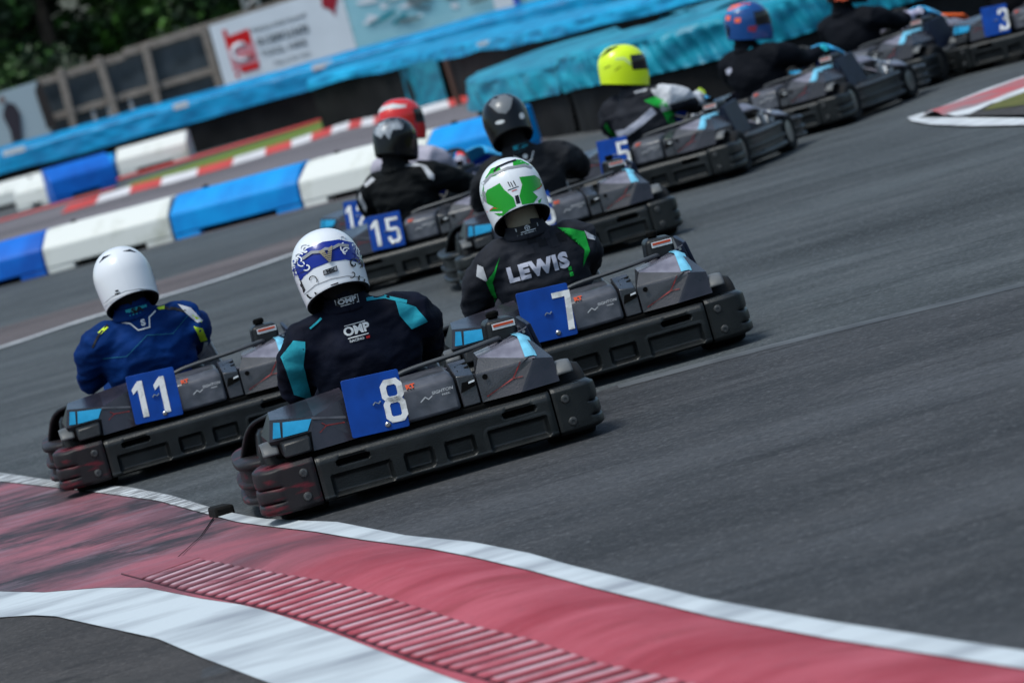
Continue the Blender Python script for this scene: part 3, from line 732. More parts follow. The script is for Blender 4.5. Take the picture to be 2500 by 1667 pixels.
def make_driver(loc, head, suit, hm, gm, lab, sx=-.12, hc=(-.145, .53, .828), hrot=(15, -3, 0), elbL=(-.385, .68, .40), elbR=(.125, .78, .42), wrL=(-.27, .95, .50), wrR=(.07, .96, .50), fine=True, twist=0, sh=.605, bulk=1.08, drop=0, seed=0, neckm=None, visor=None, hs=1.0, fold=None):
    x, y, ln = loc
    root = empty('person')
    root.matrix_world = Matrix.Translation((x, y, 0)) @ Euler((0, R(-ln), R(-head))).to_matrix().to_4x4() @ Matrix.Translation(SEAT - Vector((0, 0, drop)))
    tag(root, lab, 'person', 'kart drivers')
    b = MB(); X = sx
    c, s_ = math.cos(R(twist)), math.sin(R(twist))
    def tw(p):   # turn of the shoulders about the spine
        k = sstep(.25, .6, p[2]); a = R(twist) * k; dx, dy = p[0] - X, p[1] - .56
        return (X + dx * math.cos(a) + dy * math.sin(a), .56 - dx * math.sin(a) + dy * math.cos(a), p[2])
    spine = [(X, .78, .13), (X, .70, .17), (X, .63, .27), (X, .575, .38), (X - .003, .545, .48), (X - .006, .535, .565), (X - .01, .53, .635), (X - .015, .525, .675), (X - .02, .525, .735)]
    rad = [(.15, .10), (.175, .12), (.172, .125), (.185, .125), (.198, .125), (.195, .11), (.135, .085), (.078, .068), (.058, .058)]
    b.tube([tw(p) for p in spine], [(a * bulk, d * bulk) for a, d in rad], 24, up=(0, 1, 0))
    for sg, eb, wr in ((-1, elbL, wrL), (1, elbR, wrR)):
        shp = Vector(tw((X + sg * .178 * bulk, .535, sh - .03))); E_ = Vector(eb); W = Vector(wr)
        b.tube([tw((X + sg * .08, .53, sh)), tw((X + sg * .13, .53, sh - .003)), shp, shp.lerp(E_, .35) + Vector((sg * .022, 0, .006)), shp.lerp(E_, .7) + Vector((sg * .018, 0, 0)), E_, E_.lerp(W, .3), E_.lerp(W, .65), W],
               [.062, .078, .085 * bulk, .078 * bulk, .070, .064, .060, .050, .038], 18)
        b.tube([(X + sg * .08, .72, .15), (X + sg * .13, .95, .30), (X + sg * .15, 1.12, .36), (X + sg * .14, 1.30, .26), (X + sg * .13, 1.50, .14)], [.095, .085, .070, .058, .042], 16)
    body = remesh_obj(b, 'body', suit, root, .0105 if fine else .016, 7 if fine else 5, (.014 if fine else .010) if fold is None else fold, (5, 5, 11), SEAT, seed)
    # shoes
    for sg in (-1, 1):
        sb = MB().tube([(X + sg * .13, 1.47, .12), (X + sg * .13, 1.53, .09), (X + sg * .13, 1.56, .13), (X + sg * .13, 1.58, .20)], [(.035, .035), (.042, .045), (.045, .035), (.035, .02)], 14)
        sb.build('shoe', M['shoe'], root, smooth=60, offset=SEAT)
    glove(root, wrL, (Vector((-.23, 1.02, .47)) - Vector(wrL)), (1, .1, .5), -1, gm, None)
    glove(root, wrR, (Vector((.04, 1.02, .47)) - Vector(wrR)), (-1, .1, .5), 1, gm, None)
    # neck and collar
    nk = MB(); N = Vector((X - .02, .528, .69)); Hc = Vector(hc)
    nk.tube([N + Vector((0, 0, -.03)), N + Vector((0, 0, .03)), N.lerp(Hc, .6), Hc + Vector((0, 0, -.02))], [.070, .068, .070, .080], 20)
    nk.build('neck_cover', neckm or M['liner'], root, smooth=60, offset=SEAT)
    cl = MB()
    def cf(u, v):
        a = 2 * math.pi * u; r = .084 - .012 * v + .003 * math.sin(v * 6)
        return (X - .018 + r * 1.08 * math.sin(a), .528 - r * math.cos(a), .655 + .055 * v - .008 * math.cos(a))
    cl.grid(cf, 36, 6); clo = cl.build('collar', suit, root, smooth=60, offset=SEAT)
    smd = clo.modifiers.new('solid', 'SOLIDIFY'); smd.thickness = .006; smd.offset = 0
    helmet, hdec = make_helmet(root, hc, (R(-hrot[0]), R(hrot[1]), R(-hrot[2])), hm, visor or M['visor'], hs)
    bvb = bvh_of(body, Matrix.Translation(SEAT)); bvc = bvh_of(clo, Matrix.Translation(SEAT))
    def bdec(bm_, mm, name='suit_panel', off=.0030, D=(0, 1, 0), O=(0, -1, 0), U=(1, 0, 0), V=(0, 0, 1), on=None):
        o = lay(bm_, name, mm, root, on or bvb, O=O, U=U, V=V, D=D, off=off)
        for v in o.data.vertices: v.co -= SEAT
        return o
    root['bvc'] = 0; del root['bvc']
    return root, body, hdec, bdec, bvc, helmet
def P(*pts): return poly_mesh([list(pts)], .015)
def S(pts, w, cell=.015): return poly_mesh(stroke(pts, w), cell)

def paint(body, fn, m):
    body.data.materials.append(m); k = len(body.data.materials) - 1
    for f in body.data.polygons:
        c = f.center + SEAT
        if fn(c): f.material_index = k

# 8: navy suit, blue and white helmet --------------------------------
K = {(k[0] or i): k for i, k in enumerate(KARTS)}
turq = cloth('turquoise_cloth', (.03, .36, .46)); whitec = cloth('white_cloth', (.55, .56, .6)); green = cloth('green_cloth', (.02, .42, .06)); neon = mat('neon_yellow', (.55, .75, .03), .6)
hwhite = mat('helmet_white', (.62, .64, .68), .2, coat=.35)
lt = mat('label_white', (.5, .52, .54), .6); lblack = mat('label_black', (.008, .008, .01), .6); lred = mat('label_red', (.5, .02, .02), .5)
d8 = K['8']
p8, body, hdec, bdec, bvc, hel = make_driver((d8[1], d8[2], d8[4]), d8[3], cloth('navy_suit', (.0065, .0085, .019), (.004, .005, .011)), hwhite, mat('black_glove', (.01, .01, .012), .7),
    'driver in navy suit with turquoise shoulder panels and a blue and white helmet', hc=(-.170, .53, .826), seed=1)
X = -.12
bdec(P((X-.285,.40),(X-.225,.36),(X-.232,.50),(X-.205,.585),(X-.245,.60),(X-.30,.55)), turq)
bdec(P((X+.150,.64),(X+.215,.60),(X+.245,.535),(X+.180,.525),(X+.150,.585)), turq)
bdec(S([(X+.05,.672),(X+.12,.662),(X+.19,.625)], .012), turq)
bdec(S([(X-.125,.650),(X-.175,.626)], .007), turq)
for z in (.602, .556): bdec(S([(X-.055,z),(X+.022,z)], .0035), lt, 'lettering')
bdec(text_bm('OMP', .042, X-.016, .579, 0, .0018, .015, 1.05), lt, 'lettering')
bdec(text_bm('RACING', .013, X-.025, .545, 0, .0006, .015, 1.1), lt, 'lettering'); bdec(P((X+.008,.540),(X+.022,.540),(X+.024,.549),(X+.010,.549)), lred, 'lettering')
bdec(P((X-.062,.672),(X+.022,.672),(X+.024,.702),(X-.062,.702)), lt, 'collar_label', on=bvc); bdec(P((X-.059,.675),(X+.019,.675),(X+.021,.699),(X-.059,.699)), lblack, 'collar_label', off=.005, on=bvc)
bdec(text_bm('OMP', .026, X-.02, .687, 0, .001, .015, 1.2), lt, 'lettering', off=.008, on=bvc)
hb = mat('helmet_blue', (.004, .018, .22), .2, coat=.2); hk = mat('helmet_black', (.003, .003, .004), .16, coat=.12); hg = mat('helmet_grey', (.22, .23, .25), .35)
hdec(P((-.129,-.045),(-.10,-.012),(-.06,.010),(0,.018),(.06,.010),(.10,-.012),(.129,-.045),(.122,.05),(.06,.084),(0,.092),(-.06,.084),(-.122,.05)), hb)
hdec(P((-.129,-.03),(-.112,-.015),(-.105,-.06),(-.124,-.08)), hk)
hdec(S([(-.085,.052),(-.05,.066),(-.018,.060),(0,.066),(.018,.060),(.05,.066),(.085,.052)], .010), hg, off=.006)
hdec(P((-.026,.062),(-.010,.066),(0,.045),(.012,.066),(.026,.070),(.006,.018),(-.002,.018)), mat('helmet_tan', (.25, .22, .16), .4), off=.009)
for k in range(5): hdec(S([(-.018 + k*.003,.052 - k*.007),(.02 - k*.003,.052 - k*.007)], .0015), hk, off=.012)
hdec(P((-.032,-.024),(.020,-.020),(.022,-.002),(-.030,-.006)), hk, off=.004); hdec(P((-.029,-.021),(.017,-.0175),(.019,-.0045),(-.027,-.0085)), hg, off=.006)
hdec(text_bm('MX', .014, -.005, -.013, 0, .001, .02, 1.4), hk, off=.008)
hdec(S([(-.112,-.075),(-.07,-.050),(-.01,-.042),(.05,-.048),(.108,-.072)], .0025), hg)
hdec(P((-.020,-.080),(.010,-.078),(.010,-.060),(-.018,-.062)), mat('sticker_plum', (.03, .015, .02), .5))
rnd = random.Random(3)
for sgn in (-1, 1):      # ink scrolls on both sides
    for k in range(13):
        cx = sgn * rnd.uniform(.066, .124); cz = rnd.uniform(-.085, .11); r0 = rnd.uniform(.010, .022); a0 = rnd.uniform(0, 6.28)
        pts = [(cx + math.cos(a0 + t * .5) * r0 * (1 - t / 12), cz + math.sin(a0 + t * .5) * r0 * (1 - t / 12)) for t in range(9)]
        hdec(S(pts, rnd.uniform(.003, .006), .01), hk if cz < .0 else (hwhite if rnd.random() < .6 else hb), off=.005)

# 7: charcoal and green ------------------------------------------------
d7 = K['7']; X = -.105
char = cloth('charcoal_suit', (.026, .028, .036), (.015, .016, .021))
p7, body, hdec, bdec, bvc, hel = make_driver((d7[1], d7[2], d7[4]), d7[3], char, hwhite, mat('green_glove', (.02, .05, .02), .7),
    'driver in charcoal suit with green flashes and white lettering across the back', sx=X, hc=(X-.03, .53, .845), hrot=(17, -3, 0), elbL=(X-.285,.68,.42), elbR=(X+.175,.82,.44), bulk=1.02, seed=4, drop=.03, neckm=M['balaclava'])
lp = cloth('lettering_cloth', (.45, .46, .55), (.4, .41, .5), .6)
bdec(text_bm('LEWIS', .080, X-.018, .522, R(0), .0048, .015, 1.02, 0, 1.16), lp, 'lettering', off=.004)
bdec(P((X-.155,.605),(X-.19,.56),(X-.232,.525),(X-.222,.47),(X-.195,.40),(X-.205,.47),(X-.208,.515)), green)
bdec(P((X+.105,.655),(X+.165,.600),(X+.185,.540),(X+.16,.475),(X+.205,.53),(X+.205,.61),(X+.15,.640)), green)
bdec(S([(X-.07,.395),(X+.02,.382),(X+.11,.395)], .006), green)
bdec(P((X-.262,.555),(X-.225,.52),(X-.228,.585),(X-.245,.60)), whitec); bdec(P((X+.205,.615),(X+.245,.575),(X+.238,.565),(X+.21,.58)), whitec)
dk = cloth('dark_checks', (.014, .015, .019)); lk = cloth('light_checks', (.030, .031, .040))
for q, (cx, cz) in enumerate(((-.03,.625),(.03,.625),(.09,.60),(-.05,.585),(.01,.60),(.06,.585))): bdec(P((X+cx,cz),(X+cx+.035,cz),(X+cx+.035,cz+.035),(X+cx,cz+.035)), lk if q % 2 else dk, off=.0022)
for z in (.478, .455): bdec(P((X+.098,z),(X+.112,z),(X+.112,z+.016),(X+.098,z+.016)), green)
bdec(P((X-.062,.668),(X+.030,.668),(X+.030,.706),(X-.062,.706)), lt, 'collar_label', on=bvc); bdec(P((X-.058,.671),(X+.027,.671),(X+.027,.703),(X-.058,.703)), lblack, 'collar_label', off=.005, on=bvc)
bdec(poly_mesh(stroke([(X-.016+.010*math.cos(a),.690+.010*math.sin(a)) for a in [i*.7854 for i in range(8)]], .003, True)+stroke([(X-.024,.690),(X-.008,.690)],.0025)+stroke([(X-.016,.682),(X-.016,.698)],.0025), .02), lt, 'emblem', off=.008, on=bvc)
bdec(S([(X-.045,.676),(X+.015,.676)], .003), lt, 'lettering', off=.008, on=bvc)
hgn = mat('helmet_green', (.008, .25, .012), .2, coat=.2)
hdec(P((-.128,-.005),(-.10,.035),(-.048,.050),(-.038,.02),(-.012,-.02),(-.012,-.055),(-.04,-.062),(-.075,-.080),(-.068,-.060),(-.115,-.050),(-.095,-.035)), hgn)
hdec(P((.128,.005),(.10,.040),(.034,.052),(.036,.02),(.012,-.02),(.012,-.055),(.06,-.062),(.085,-.045),(.07,-.02),(.118,-.012)), hgn)
hdec(P((-.095,.080),(-.055,.082),(-.025,.096),(-.03,.116),(-.06,.112)), hgn); hdec(P((.095,.085),(.055,.088),(.025,.100),(.03,.120),(.065,.114)), hgn); hdec(P((.058,.100),(.035,.106),(.048,.120),(.065,.112)), hgn)
hdec(P((-.100,-.062),(-.06,-.070),(-.035,-.075),(-.07,-.092)), hgn); hdec(P((.05,-.066),(.10,-.055),(.075,-.085)), hgn); hdec(P((-.128,.01),(-.105,.062),(-.122,.0)), hgn); hdec(P((-.128,-.02),(-.118,.035),(-.108,.03),(-.116,-.03)), hg); hdec(P((.105,.07),(.126,.02),(.122,.06)), hgn)
hdec(S([(-.122,-.052),(-.10,-.040),(-.082,-.045)], .004), lred); hdec(S([(.122,-.002),(.105,-.014),(.085,-.016)], .004), lred)
hdec(S([(-.055,.098),(-.035,.112),(.01,.118),(.045,.118)], .006), hk, off=.004)
hdec(S([(-.11,.06),(-.07,.088),(0,.098),(.07,.09),(.11,.065)], .010), hg, off=.002)
for x, z in ((-.016,.047),(-.006,.043),(.006,.045)): hdec(S([(x, z),(x+.004, z-.022)], .0035), hk)
hdec(S([(-.026,.014),(.020,.018)], .003), hk); hdec(S([(-.012,.006),(.010,.008)], .003), lred)
hdec(P((-.008,-.048),(.008,-.047),(.009,-.014),(-.006,-.015)), hk)

# 11: blue suit, plain white helmet ------------------------------------
dd = K['11']; X = -.13
bl = cloth('blue_suit', (.002, .028, .145), (.001, .016, .085))
p11, body, hdec, bdec, bvc, hel = make_driver((dd[1], dd[2], dd[4]), dd[3], bl, hwhite, mat('blue_glove', (.02, .06, .3), .7),
    'driver in royal blue suit with neon shoulder piping and a plain white helmet', sx=X, hc=(X-.02, .53, .833), hrot=(15, -4, 0), elbL=(X-.27,.66,.43), elbR=(X+.20,.82,.44), seed=9)
bdec(P((X-.050,.668),(X+.042,.668),(X+.044,.712),(X-.050,.712)), cloth('teal_label', (.04, .42, .50)), 'collar_label', on=bvc)
bdec(text_bm('SA', .03, X-.002, .684, 0, .0015, .015, 1.5), lblack, 'lettering', off=.007, on=bvc)
bdec(S([(X-.085,.652),(X-.045,.636),(X-.020,.600),(X+.030,.600),(X+.040,.640),(X+.075,.658)], .006), lt, 'emblem')
bdec(text_bm('S', .036, X+.008, .625, 0, .002, .015, 1.1), lt, 'lettering')
tl = cloth('teal_thread', (.02, .14, .22))
bdec(S([(X-.20,.52),(X-.10,.505),(X+.01,.570),(X+.12,.545),(X+.215,.61)], .0025), tl)
bdec(P((X-.19,.635),(X-.155,.652),(X-.14,.645),(X-.18,.625)), neon); bdec(S([(X+.10,.665),(X+.16,.645),(X+.20,.62)], .012), lblack)
bdec(S([(X-.14,.655),(X-.19,.625),(X-.23,.58)], .008), lblack)
bdec(P((X+.175,.66),(X+.225,.63),(X+.262,.56),(X+.235,.56),(X+.20,.61)), whitec)
bdec(P((X+.085,.668),(X+.12,.668),(X+.115,.655),(X+.09,.658)), neon); bdec(P((X+.222,.60),(X+.25,.575),(X+.255,.555),(X+.23,.57)), neon)
bdec(P((X+.215,.55),(X+.25,.53),(X+.262,.47),(X+.232,.47)), neon); bdec(S([(X+.255,.46),(X+.24,.42),(X+.21,.395)], .02), whitec)
for sg in (-1, 1): hdec(P((sg*.085,.090),(sg*.060,.112),(sg*.025,.113),(sg*.055,.104)), hk)
hdec(text_bm('HJC', .011, -.045, -.055, 0, .0008, .02, 1.3), hk); hdec(S([(-.052,-.042),(-.038,-.042)], .007), hk)
hdec(S([(-.112,-.085),(-.07,-.062),(-.01,-.054),(.05,-.060),(.110,-.085)], .005), hg)
hdec(S([(-.112,-.090),(-.07,-.067),(-.01,-.059),(.05,-.065),(.110,-.090)], .006), hwhite, off=.007)

# 15: black top with white shoulder straps -------------------------------
dd = K['15']; X = -.11
bk = cloth('black_jumper', (.008, .009, .010), (.005, .006, .007))
p15, body, hdec, bdec, bvc, hel = make_driver((dd[1], dd[2], dd[4]), dd[3], bk, hk, cloth('grey_glove', (.16, .17, .24)),
    'driver in black top with white shoulder straps, grey gloves and black and silver helmet', sx=X, hc=(X+.02, .54, .845), hrot=(12, 2, 35), elbL=(X-.28,.68,.45), elbR=(X+.37,.78,.41), wrR=(.22, .93, .47), twist=14, seed=14, bulk=1.05, hs=.92)
hdec(P((-.10,.06),(-.05,.02),(-.02,.045),(.0,.0),(.03,.05),(.085,.04),(.095,.09),(.06,.12),(0,.138),(-.06,.12)), mat('helmet_silver', (.07, .08, .10), .3, coat=.1, nscale=18, col2=(.35, .38, .42)))
bdec(P((X+.04,.668),(X+.13,.665),(X+.17,.64),(X+.14,.645),(X+.09,.655)), whitec); bdec(P((X+.15,.655),(X+.19,.635),(X+.225,.57),(X+.215,.54),(X+.19,.56),(X+.175,.61)), whitec)
bdec(P((X-.24,.62),(X-.17,.65),(X-.15,.63),(X-.22,.60)), whitec); bdec(P((X-.30,.54),(X-.27,.58),(X-.262,.48),(X-.285,.45)), whitec)

# 6: dark grey suit, black helmet with silver crown --------------------
dd = K['6']; X = -.10
dg = cloth('graphite_suit', (.022, .023, .027), (.012, .013, .016))
p6, body, hdec, bdec, bvc, hel = make_driver((dd[1], dd[2], dd[4]), dd[3], dg, hk, mat('black_glove_b', (.01, .01, .012), .7),
    'driver in graphite suit with turquoise collar and glossy black helmet with silver crown', sx=X, hc=(X-.035, .53, .86), hrot=(18, -3, 0), elbL=(X-.28,.68,.44), elbR=(X+.33,.80,.46), seed=21)
hdec(P((-.075,.098),(-.045,.045),(-.005,.028),(.03,.05),(.062,.10),(.03,.128),(-.03,.134)), mat('helmet_silver_b', (.13, .14, .155), .3, coat=.2))
hdec(poly_mesh([[(-.048+.026*math.cos(a),-.008+.011*math.sin(a)) for a in [i*.63 for i in range(10)]]], .02), lt)
hdec(poly_mesh([[(.080+.016*math.cos(a),-.008+.018*math.sin(a)) for a in [i*.63 for i in range(10)]]], .02), lt)
bdec(P((X-.045,.662),(X+.045,.662),(X+.047,.702),(X-.045,.702)), turq, 'collar_label', on=bvc)
bdec(S([(X-.055,.645),(X-.03,.625),(X-.018,.60),(X+.03,.60),(X+.045,.625),(X+.06,.645)], .006), lt, 'emblem'); bdec(poly_mesh([[(X+.005+.014*math.cos(a),.630+.014*math.sin(a)) for a in [i*.785 for i in range(8)]]], .02), lt, 'emblem')

# 12: red helmet, pale suit ----------------------------------------------
dd = K['12']; hred = mat('helmet_red', (.55, .02, .02), .25, coat=.5)
pr, body, hdec, bdec, bvc, hel = make_driver((dd[1], dd[2], dd[4]), dd[3], cloth('pale_suit', (.40, .38, .46)), hred, mat('red_glove', (.75, .015, .02), .6),
    'driver in pale suit with red gloves and a white striped red helmet', sx=-.07, hc=(-.03, .55, .87), hrot=(8, 3, 25), fine=False, seed=3)
hdec(P((-.12,.045),(-.06,.075),(.02,.085),(.12,.06),(.12,.075),(.04,.110),(-.05,.105),(-.11,.075)), lt); hdec(S([(.06,-.06),(.11,-.05)], .02), lt)

# 5: neon helmet, charcoal and green suit ---------------------------------
dd = K['5']; X = -.10; hy = mat('helmet_neon', (.62, .80, .015), .3, coat=.4)
p5, body, hdec, bdec, bvc, hel = make_driver((dd[1], dd[2], dd[4]), dd[3], char, hy, mat('lime_glove', (.40, .55, .04), .6),
    'driver in neon yellow helmet with lime gloves and charcoal suit', sx=X, hc=(X-.05, .54, .855), hrot=(10, -1, 62), elbL=(X-.28,.68,.45), elbR=(X+.28,.78,.48), wrR=(.14,.99,.52), twist=8, seed=31)
bdec(S([(X-.19,.44),(X-.10,.435),(X+.02,.475),(X+.12,.525)], .045), lp, 'lettering'); bdec(P((X+.07,.60),(X+.16,.61),(X+.22,.55),(X+.20,.45),(X+.24,.38),(X+.17,.42),(X+.16,.53)), green)
bdec(P((X-.27,.50),(X-.24,.53),(X-.24,.42),(X-.26,.41)), green)
bdec(P((X+.13,.660),(X+.20,.640),(X+.235,.57),(X+.20,.55),(X+.16,.59)), whitec); bdec(P((X+.02,.672),(X+.10,.668),(X+.09,.655),(X+.02,.660)), whitec)
hdec(P((-.10,.075),(-.03,.125),(.05,.125),(.0,.108),(-.06,.09)), hk); hdec(S([(-.07,.01),(-.02,.02)], .005), hk); hdec(S([(0,-.02),(.04,-.005)], .004), hk)
for u0 in (.0,): hdec(S([(.02,.05),(.07,.04),(.10,-.01)], .014), mat('helmet_pale', (.5, .65, .25), .3))
bdec(P((.06,.50),(.12,.50),(.13,.55),(.06,.55)), whitec)

paint(body, lambda c: c.x > X + .10 and c.y > .86 and c.z > .40, whitec); paint(body, lambda c: c.x > X + .165 and c.z > .53, whitec); paint(body, lambda c: c.x > X + .22 and .70 < c.y < .80 and c.z > .47, whitec)
# blue and orange helmet, then the orange trimmed one, then kart 3 ---------
dd = KARTS[7]; X = -.19; hor = mat('helmet_orange', (.75, .12, .05), .3, coat=.3); hblu = mat('helmet_deep_blue', (.01, .06, .22), .25, coat=.4); bs = cloth('black_suit', (.007, .008, .012), (.004, .005, .008))
pb, body, hdec, bdec, bvc, hel = make_driver((dd[1], dd[2], dd[4]), dd[3], bs, hblu, mat('cyan_glove', (.02, .42, .50), .6),
    'driver in black suit with cyan gloves and a blue helmet splashed with orange', sx=X, hc=(X+.03, .54, .850), hrot=(6, 2, 58), fine=False, twist=10, elbR=(X+.27,.78,.48), wrR=(.13,.98,.50), seed=41)
hdec(P((-.08,.10),(-.02,.095),(.06,.11),(.09,.10),(.04,.14),(-.04,.14)), hor); hdec(P((-.09,.04),(-.05,.035),(-.045,.065),(-.085,.07)), hor); hdec(P((-.02,.01),(.02,.0),(.03,.03),(-.01,.04)), hor)
hdec(P((.05,-.07),(.09,-.09),(.11,-.05),(.06,-.04)), mat('helmet_rose', (.25, .03, .06), .3)); hdec(P((-.115,-.06),(-.09,.02),(-.07,-.02),(-.10,-.08)), hk)
hdec(P((-.09,.075),(.09,.085),(.05,.11),(-.06,.105)), mat('helmet_mid_blue', (.02, .18, .42), .25))
bdec(P((X+.0,.672),(X+.05,.672),(X+.06,.655),(X+.0,.655)), turq); bdec(P((X-.19,.56),(X-.13,.57),(X-.13,.54),(X-.18,.52)), lp)
dd = KARTS[8]; X = -.20
po_, body, hdec, bdec, bvc, hel = make_driver((dd[1], dd[2], dd[4]), dd[3], bs, hk, mat('white_glove', (.55, .53, .65), .6),
    'driver in black suit with white gloves and orange trim under a black helmet', sx=X, hc=(X+.04, .54, .855), hrot=(6, 2, 35), fine=False, twist=10, elbR=(X+.27,.78,.48), wrR=(.13,.98,.50), seed=51)
hdec(P((-.04,-.105),(.06,-.11),(.10,-.06),(.05,-.07),(-.02,-.085)), hor); hdec(S([(-.03,-.06),(.06,-.05)], .022), hor)
paint(body, lambda c: c.x > X + .10 and c.y > .84 and c.z > .40, cloth('lavender_cuff', (.5, .47, .62))); paint(body, lambda c: c.x < X - .10 and c.y > .84 and c.z > .42, whitec)
dd = KARTS[9]
pn_, body, hdec, bdec, bvc, hel = make_driver((dd[1], dd[2], dd[4]), dd[3], cloth('black_suit_b', (.010, .010, .013)), hk, M['shoe'],
    'driver of kart 3 in dark suit, cut off by the top right corner', sx=X, fine=False, seed=61)

# ------------------------------------------------------------------ the ground and its markings
def asphalt(name, c1, c2, stain, stretch=(.25, 1.0, 1), rough=.78, gritty=1.0, pink=None):
    m = bpy.data.materials.new(name); m.use_nodes = True; nt = m.node_tree; L = nt.links; b = nt.nodes["Principled BSDF"]
    tc = nt.nodes.new("ShaderNodeTexCoord")
    def noise_(scale, st, det=6, rg=.6):
        mp = nt.nodes.new("ShaderNodeMapping"); mp.inputs["Scale"].default_value = st; L.new(tc.outputs["Object"], mp.inputs[0])
        n = nt.nodes.new("ShaderNodeTexNoise"); n.inputs["Scale"].default_value = scale; n.inputs["Detail"].default_value = det; n.inputs["Roughness"].default_value = rg
        L.new(mp.outputs[0], n.inputs["Vector"]); return n.outputs[0]
    def ramp(v, a, b_):
        r = nt.nodes.new("ShaderNodeMapRange"); r.inputs[1].default_value = a; r.inputs[2].default_value = b_; L.new(v, r.inputs[0]); return r.outputs[0]
    def mix(a, b_, f):
        x = nt.nodes.new("ShaderNodeMix"); x.data_type = 'RGBA'
        for i, k in ((6, a), (7, b_)):
            if isinstance(k, tuple): x.inputs[i].default_value = (*k[:3], 1)
            else: L.new(k, x.inputs[i])
        L.new(f, x.inputs[0]); return x.outputs[2]
    c = mix(c1, c2, ramp(noise_(2.2, stretch), .35, .65))
    c = mix(c, stain, ramp(noise_(.9, (stretch[0] * .8, stretch[1] * 1.6, 1)), .5, .75))
    c = mix(c, tuple(x * 2.0 for x in c1[:3]), ramp(noise_(.5, (stretch[0] * .7, stretch[1] * 1.0, 1), 8, .7), .50, .74))
    c = mix(c, tuple(x * .55 for x in c1[:3]), ramp(noise_(.38, (stretch[0] * .6, stretch[1] * .9, 3), 6, .65), .52, .68))
    c = mix(c, tuple(x * .50 for x in c1[:3]), ramp(noise_(5.5, (stretch[0] * .35, stretch[1], 1), 3), .55, .75))
    g = noise_(48, (.8, 1, 1), 3, .85)
    c = mix(c, tuple(min(1, x * 2.2) for x in c2[:3]), ramp(g, .52, .78))
    c = mix(c, tuple(x * .35 for x in c1[:3]), ramp(noise_(60, (.8, 1, 1), 2, .8), .52, .80))
    L.new(c, b.inputs["Base Color"]); b.inputs["Roughness"].default_value = rough; b.inputs["Specular IOR Level"].default_value = .15
    bp = nt.nodes.new("ShaderNodeBump"); bp.inputs["Strength"].default_value = .5 * gritty; bp.inputs["Distance"].default_value = .006
    L.new(noise_(110, (1, 1, 1), 3, .8), bp.inputs["Height"]); L.new(bp.outputs[0], b.inputs["Normal"])
    return m
M['asphalt_far'] = asphalt('asphalt_far', (.042, .048, .052), (.072, .079, .085), (.031, .035, .039), stretch=(.5, 1, 1), gritty=1.6)
M['asphalt_near'] = asphalt('asphalt_near', (.034, .036, .040), (.052, .053, .057), (.021, .023, .026), stretch=(.45, 1, 1), gritty=1.3)
M['asphalt_pink'] = asphalt('asphalt_pinkish', (.115, .105, .115), (.145, .13, .14), (.09, .083, .09))
M['asphalt_brown'] = asphalt('asphalt_brown', (.036, .033, .033), (.050, .046, .045), (.022, .021, .021), stretch=(.8, 1, 1), gritty=1.3)
M['land'] = asphalt('ground_far', (.06, .063, .068), (.085, .088, .09), (.05, .05, .052))

def interp(L, y):
    """x of the curve L of (x, y) at height y, curve sorted by falling y; straight on past the ends"""
    if y >= L[0][1]: a, b = L[0], L[1]
    elif y <= L[-1][1]: a, b = L[-2], L[-1]
    else:
        for a, b in zip(L, L[1:]):
            if b[1] <= y <= a[1]: break
    return a[0] + (b[0] - a[0]) * (y - a[1]) / (b[1] - a[1])
def structure(o, name=None): return tag(o, kind='structure')
def sheet(name, pts, z, m):
    b = MB(); b.add([(x, y, z) for x, y in pts], [tuple(range(len(pts)))]); return structure(b.build(name, m, None, smooth=0))
def ribbon(name, A, B, z, m, n=40, dz=0):
    A = [Vector((*p, 0)) for p in A]; B = [Vector((*p, 0)) for p in B]
    b = MB()
    def fn(u, v):
        p, _, _ = pathpt(A, u); q, _, _ = pathpt(B, u); r = p.lerp(q, v); return (r.x, r.y, z + dz * math.sin(v * math.pi))
    b.grid(fn, n, 4 if dz else 1); return structure(b.build(name, m, None, smooth=60))

g = MB(); g.add([(-900, -60, 0), (900, -60, 0), (900, 2500, 0), (-900, 2500, 0)], [(0, 1, 2, 3)])
structure(g.build('ground', M['land'], None, smooth=0))
sheet('track', [(-9, 2), (14, 2), (14, 40), (3.0, 41), (.3, 42), (-1.4, 42.9), (-4.5, 45), (-14, 50)], .004, M['asphalt_far'])
sheet('track_resurfaced', [(-1.0, 6), (12, 4), (12, 15.5), (5.2, 17.3), (1.94, 18.18), (1.35, 18.4), (.84, 18.55), (.35, 18.6), (-.4, 18.3), (-.9, 17.4), (-1.15, 17.0)], .008, M['asphalt_near'])
ribbon('track_joint', [(.35, 18.62), (.84, 18.57), (1.35, 18.42), (1.94, 18.20), (5.2, 17.32), (12, 15.5)], [(.35, 18.45), (.84, 18.40), (1.35, 18.25), (1.94, 18.03), (5.2, 17.15), (12, 15.3)], .0095, mat('joint', (.085, .092, .10), .75, nscale=2.5, col2=(.046, .050, .056), detail=10, lo=.4, hi=.6))
sheet('service_road', [(-12, 46.5), (-4.5, 45.0), (-1.4, 42.9), (.3, 42), (.9, 44), (.3, 63), (-.4, 63), (-1.4, 66), (-2.2, 65), (-3.1, 64), (-4.3, 65), (-5.5, 67), (-14, 68)], .008, M['asphalt_pink'])
sheet('track_edge_strip', [(-9, 36.0), (-4.5, 36.6), (-2.75, 37.0), (-1.66, 38.0), (.3, 39.0), (.3, 36.5), (-1.4, 35.9), (-2.4, 34.9), (-3.5, 34.2), (-9, 33.6)], .008, asphalt('asphalt_strip', (.085, .074, .076), (.11, .09, .093), (.06, .055, .058)))
M['line_white'] = mat('line_white', (.50, .52, .54), .6, nscale=5, col2=(.28, .29, .31), stretch=(.5, 1, 1), detail=8, bump=.3)
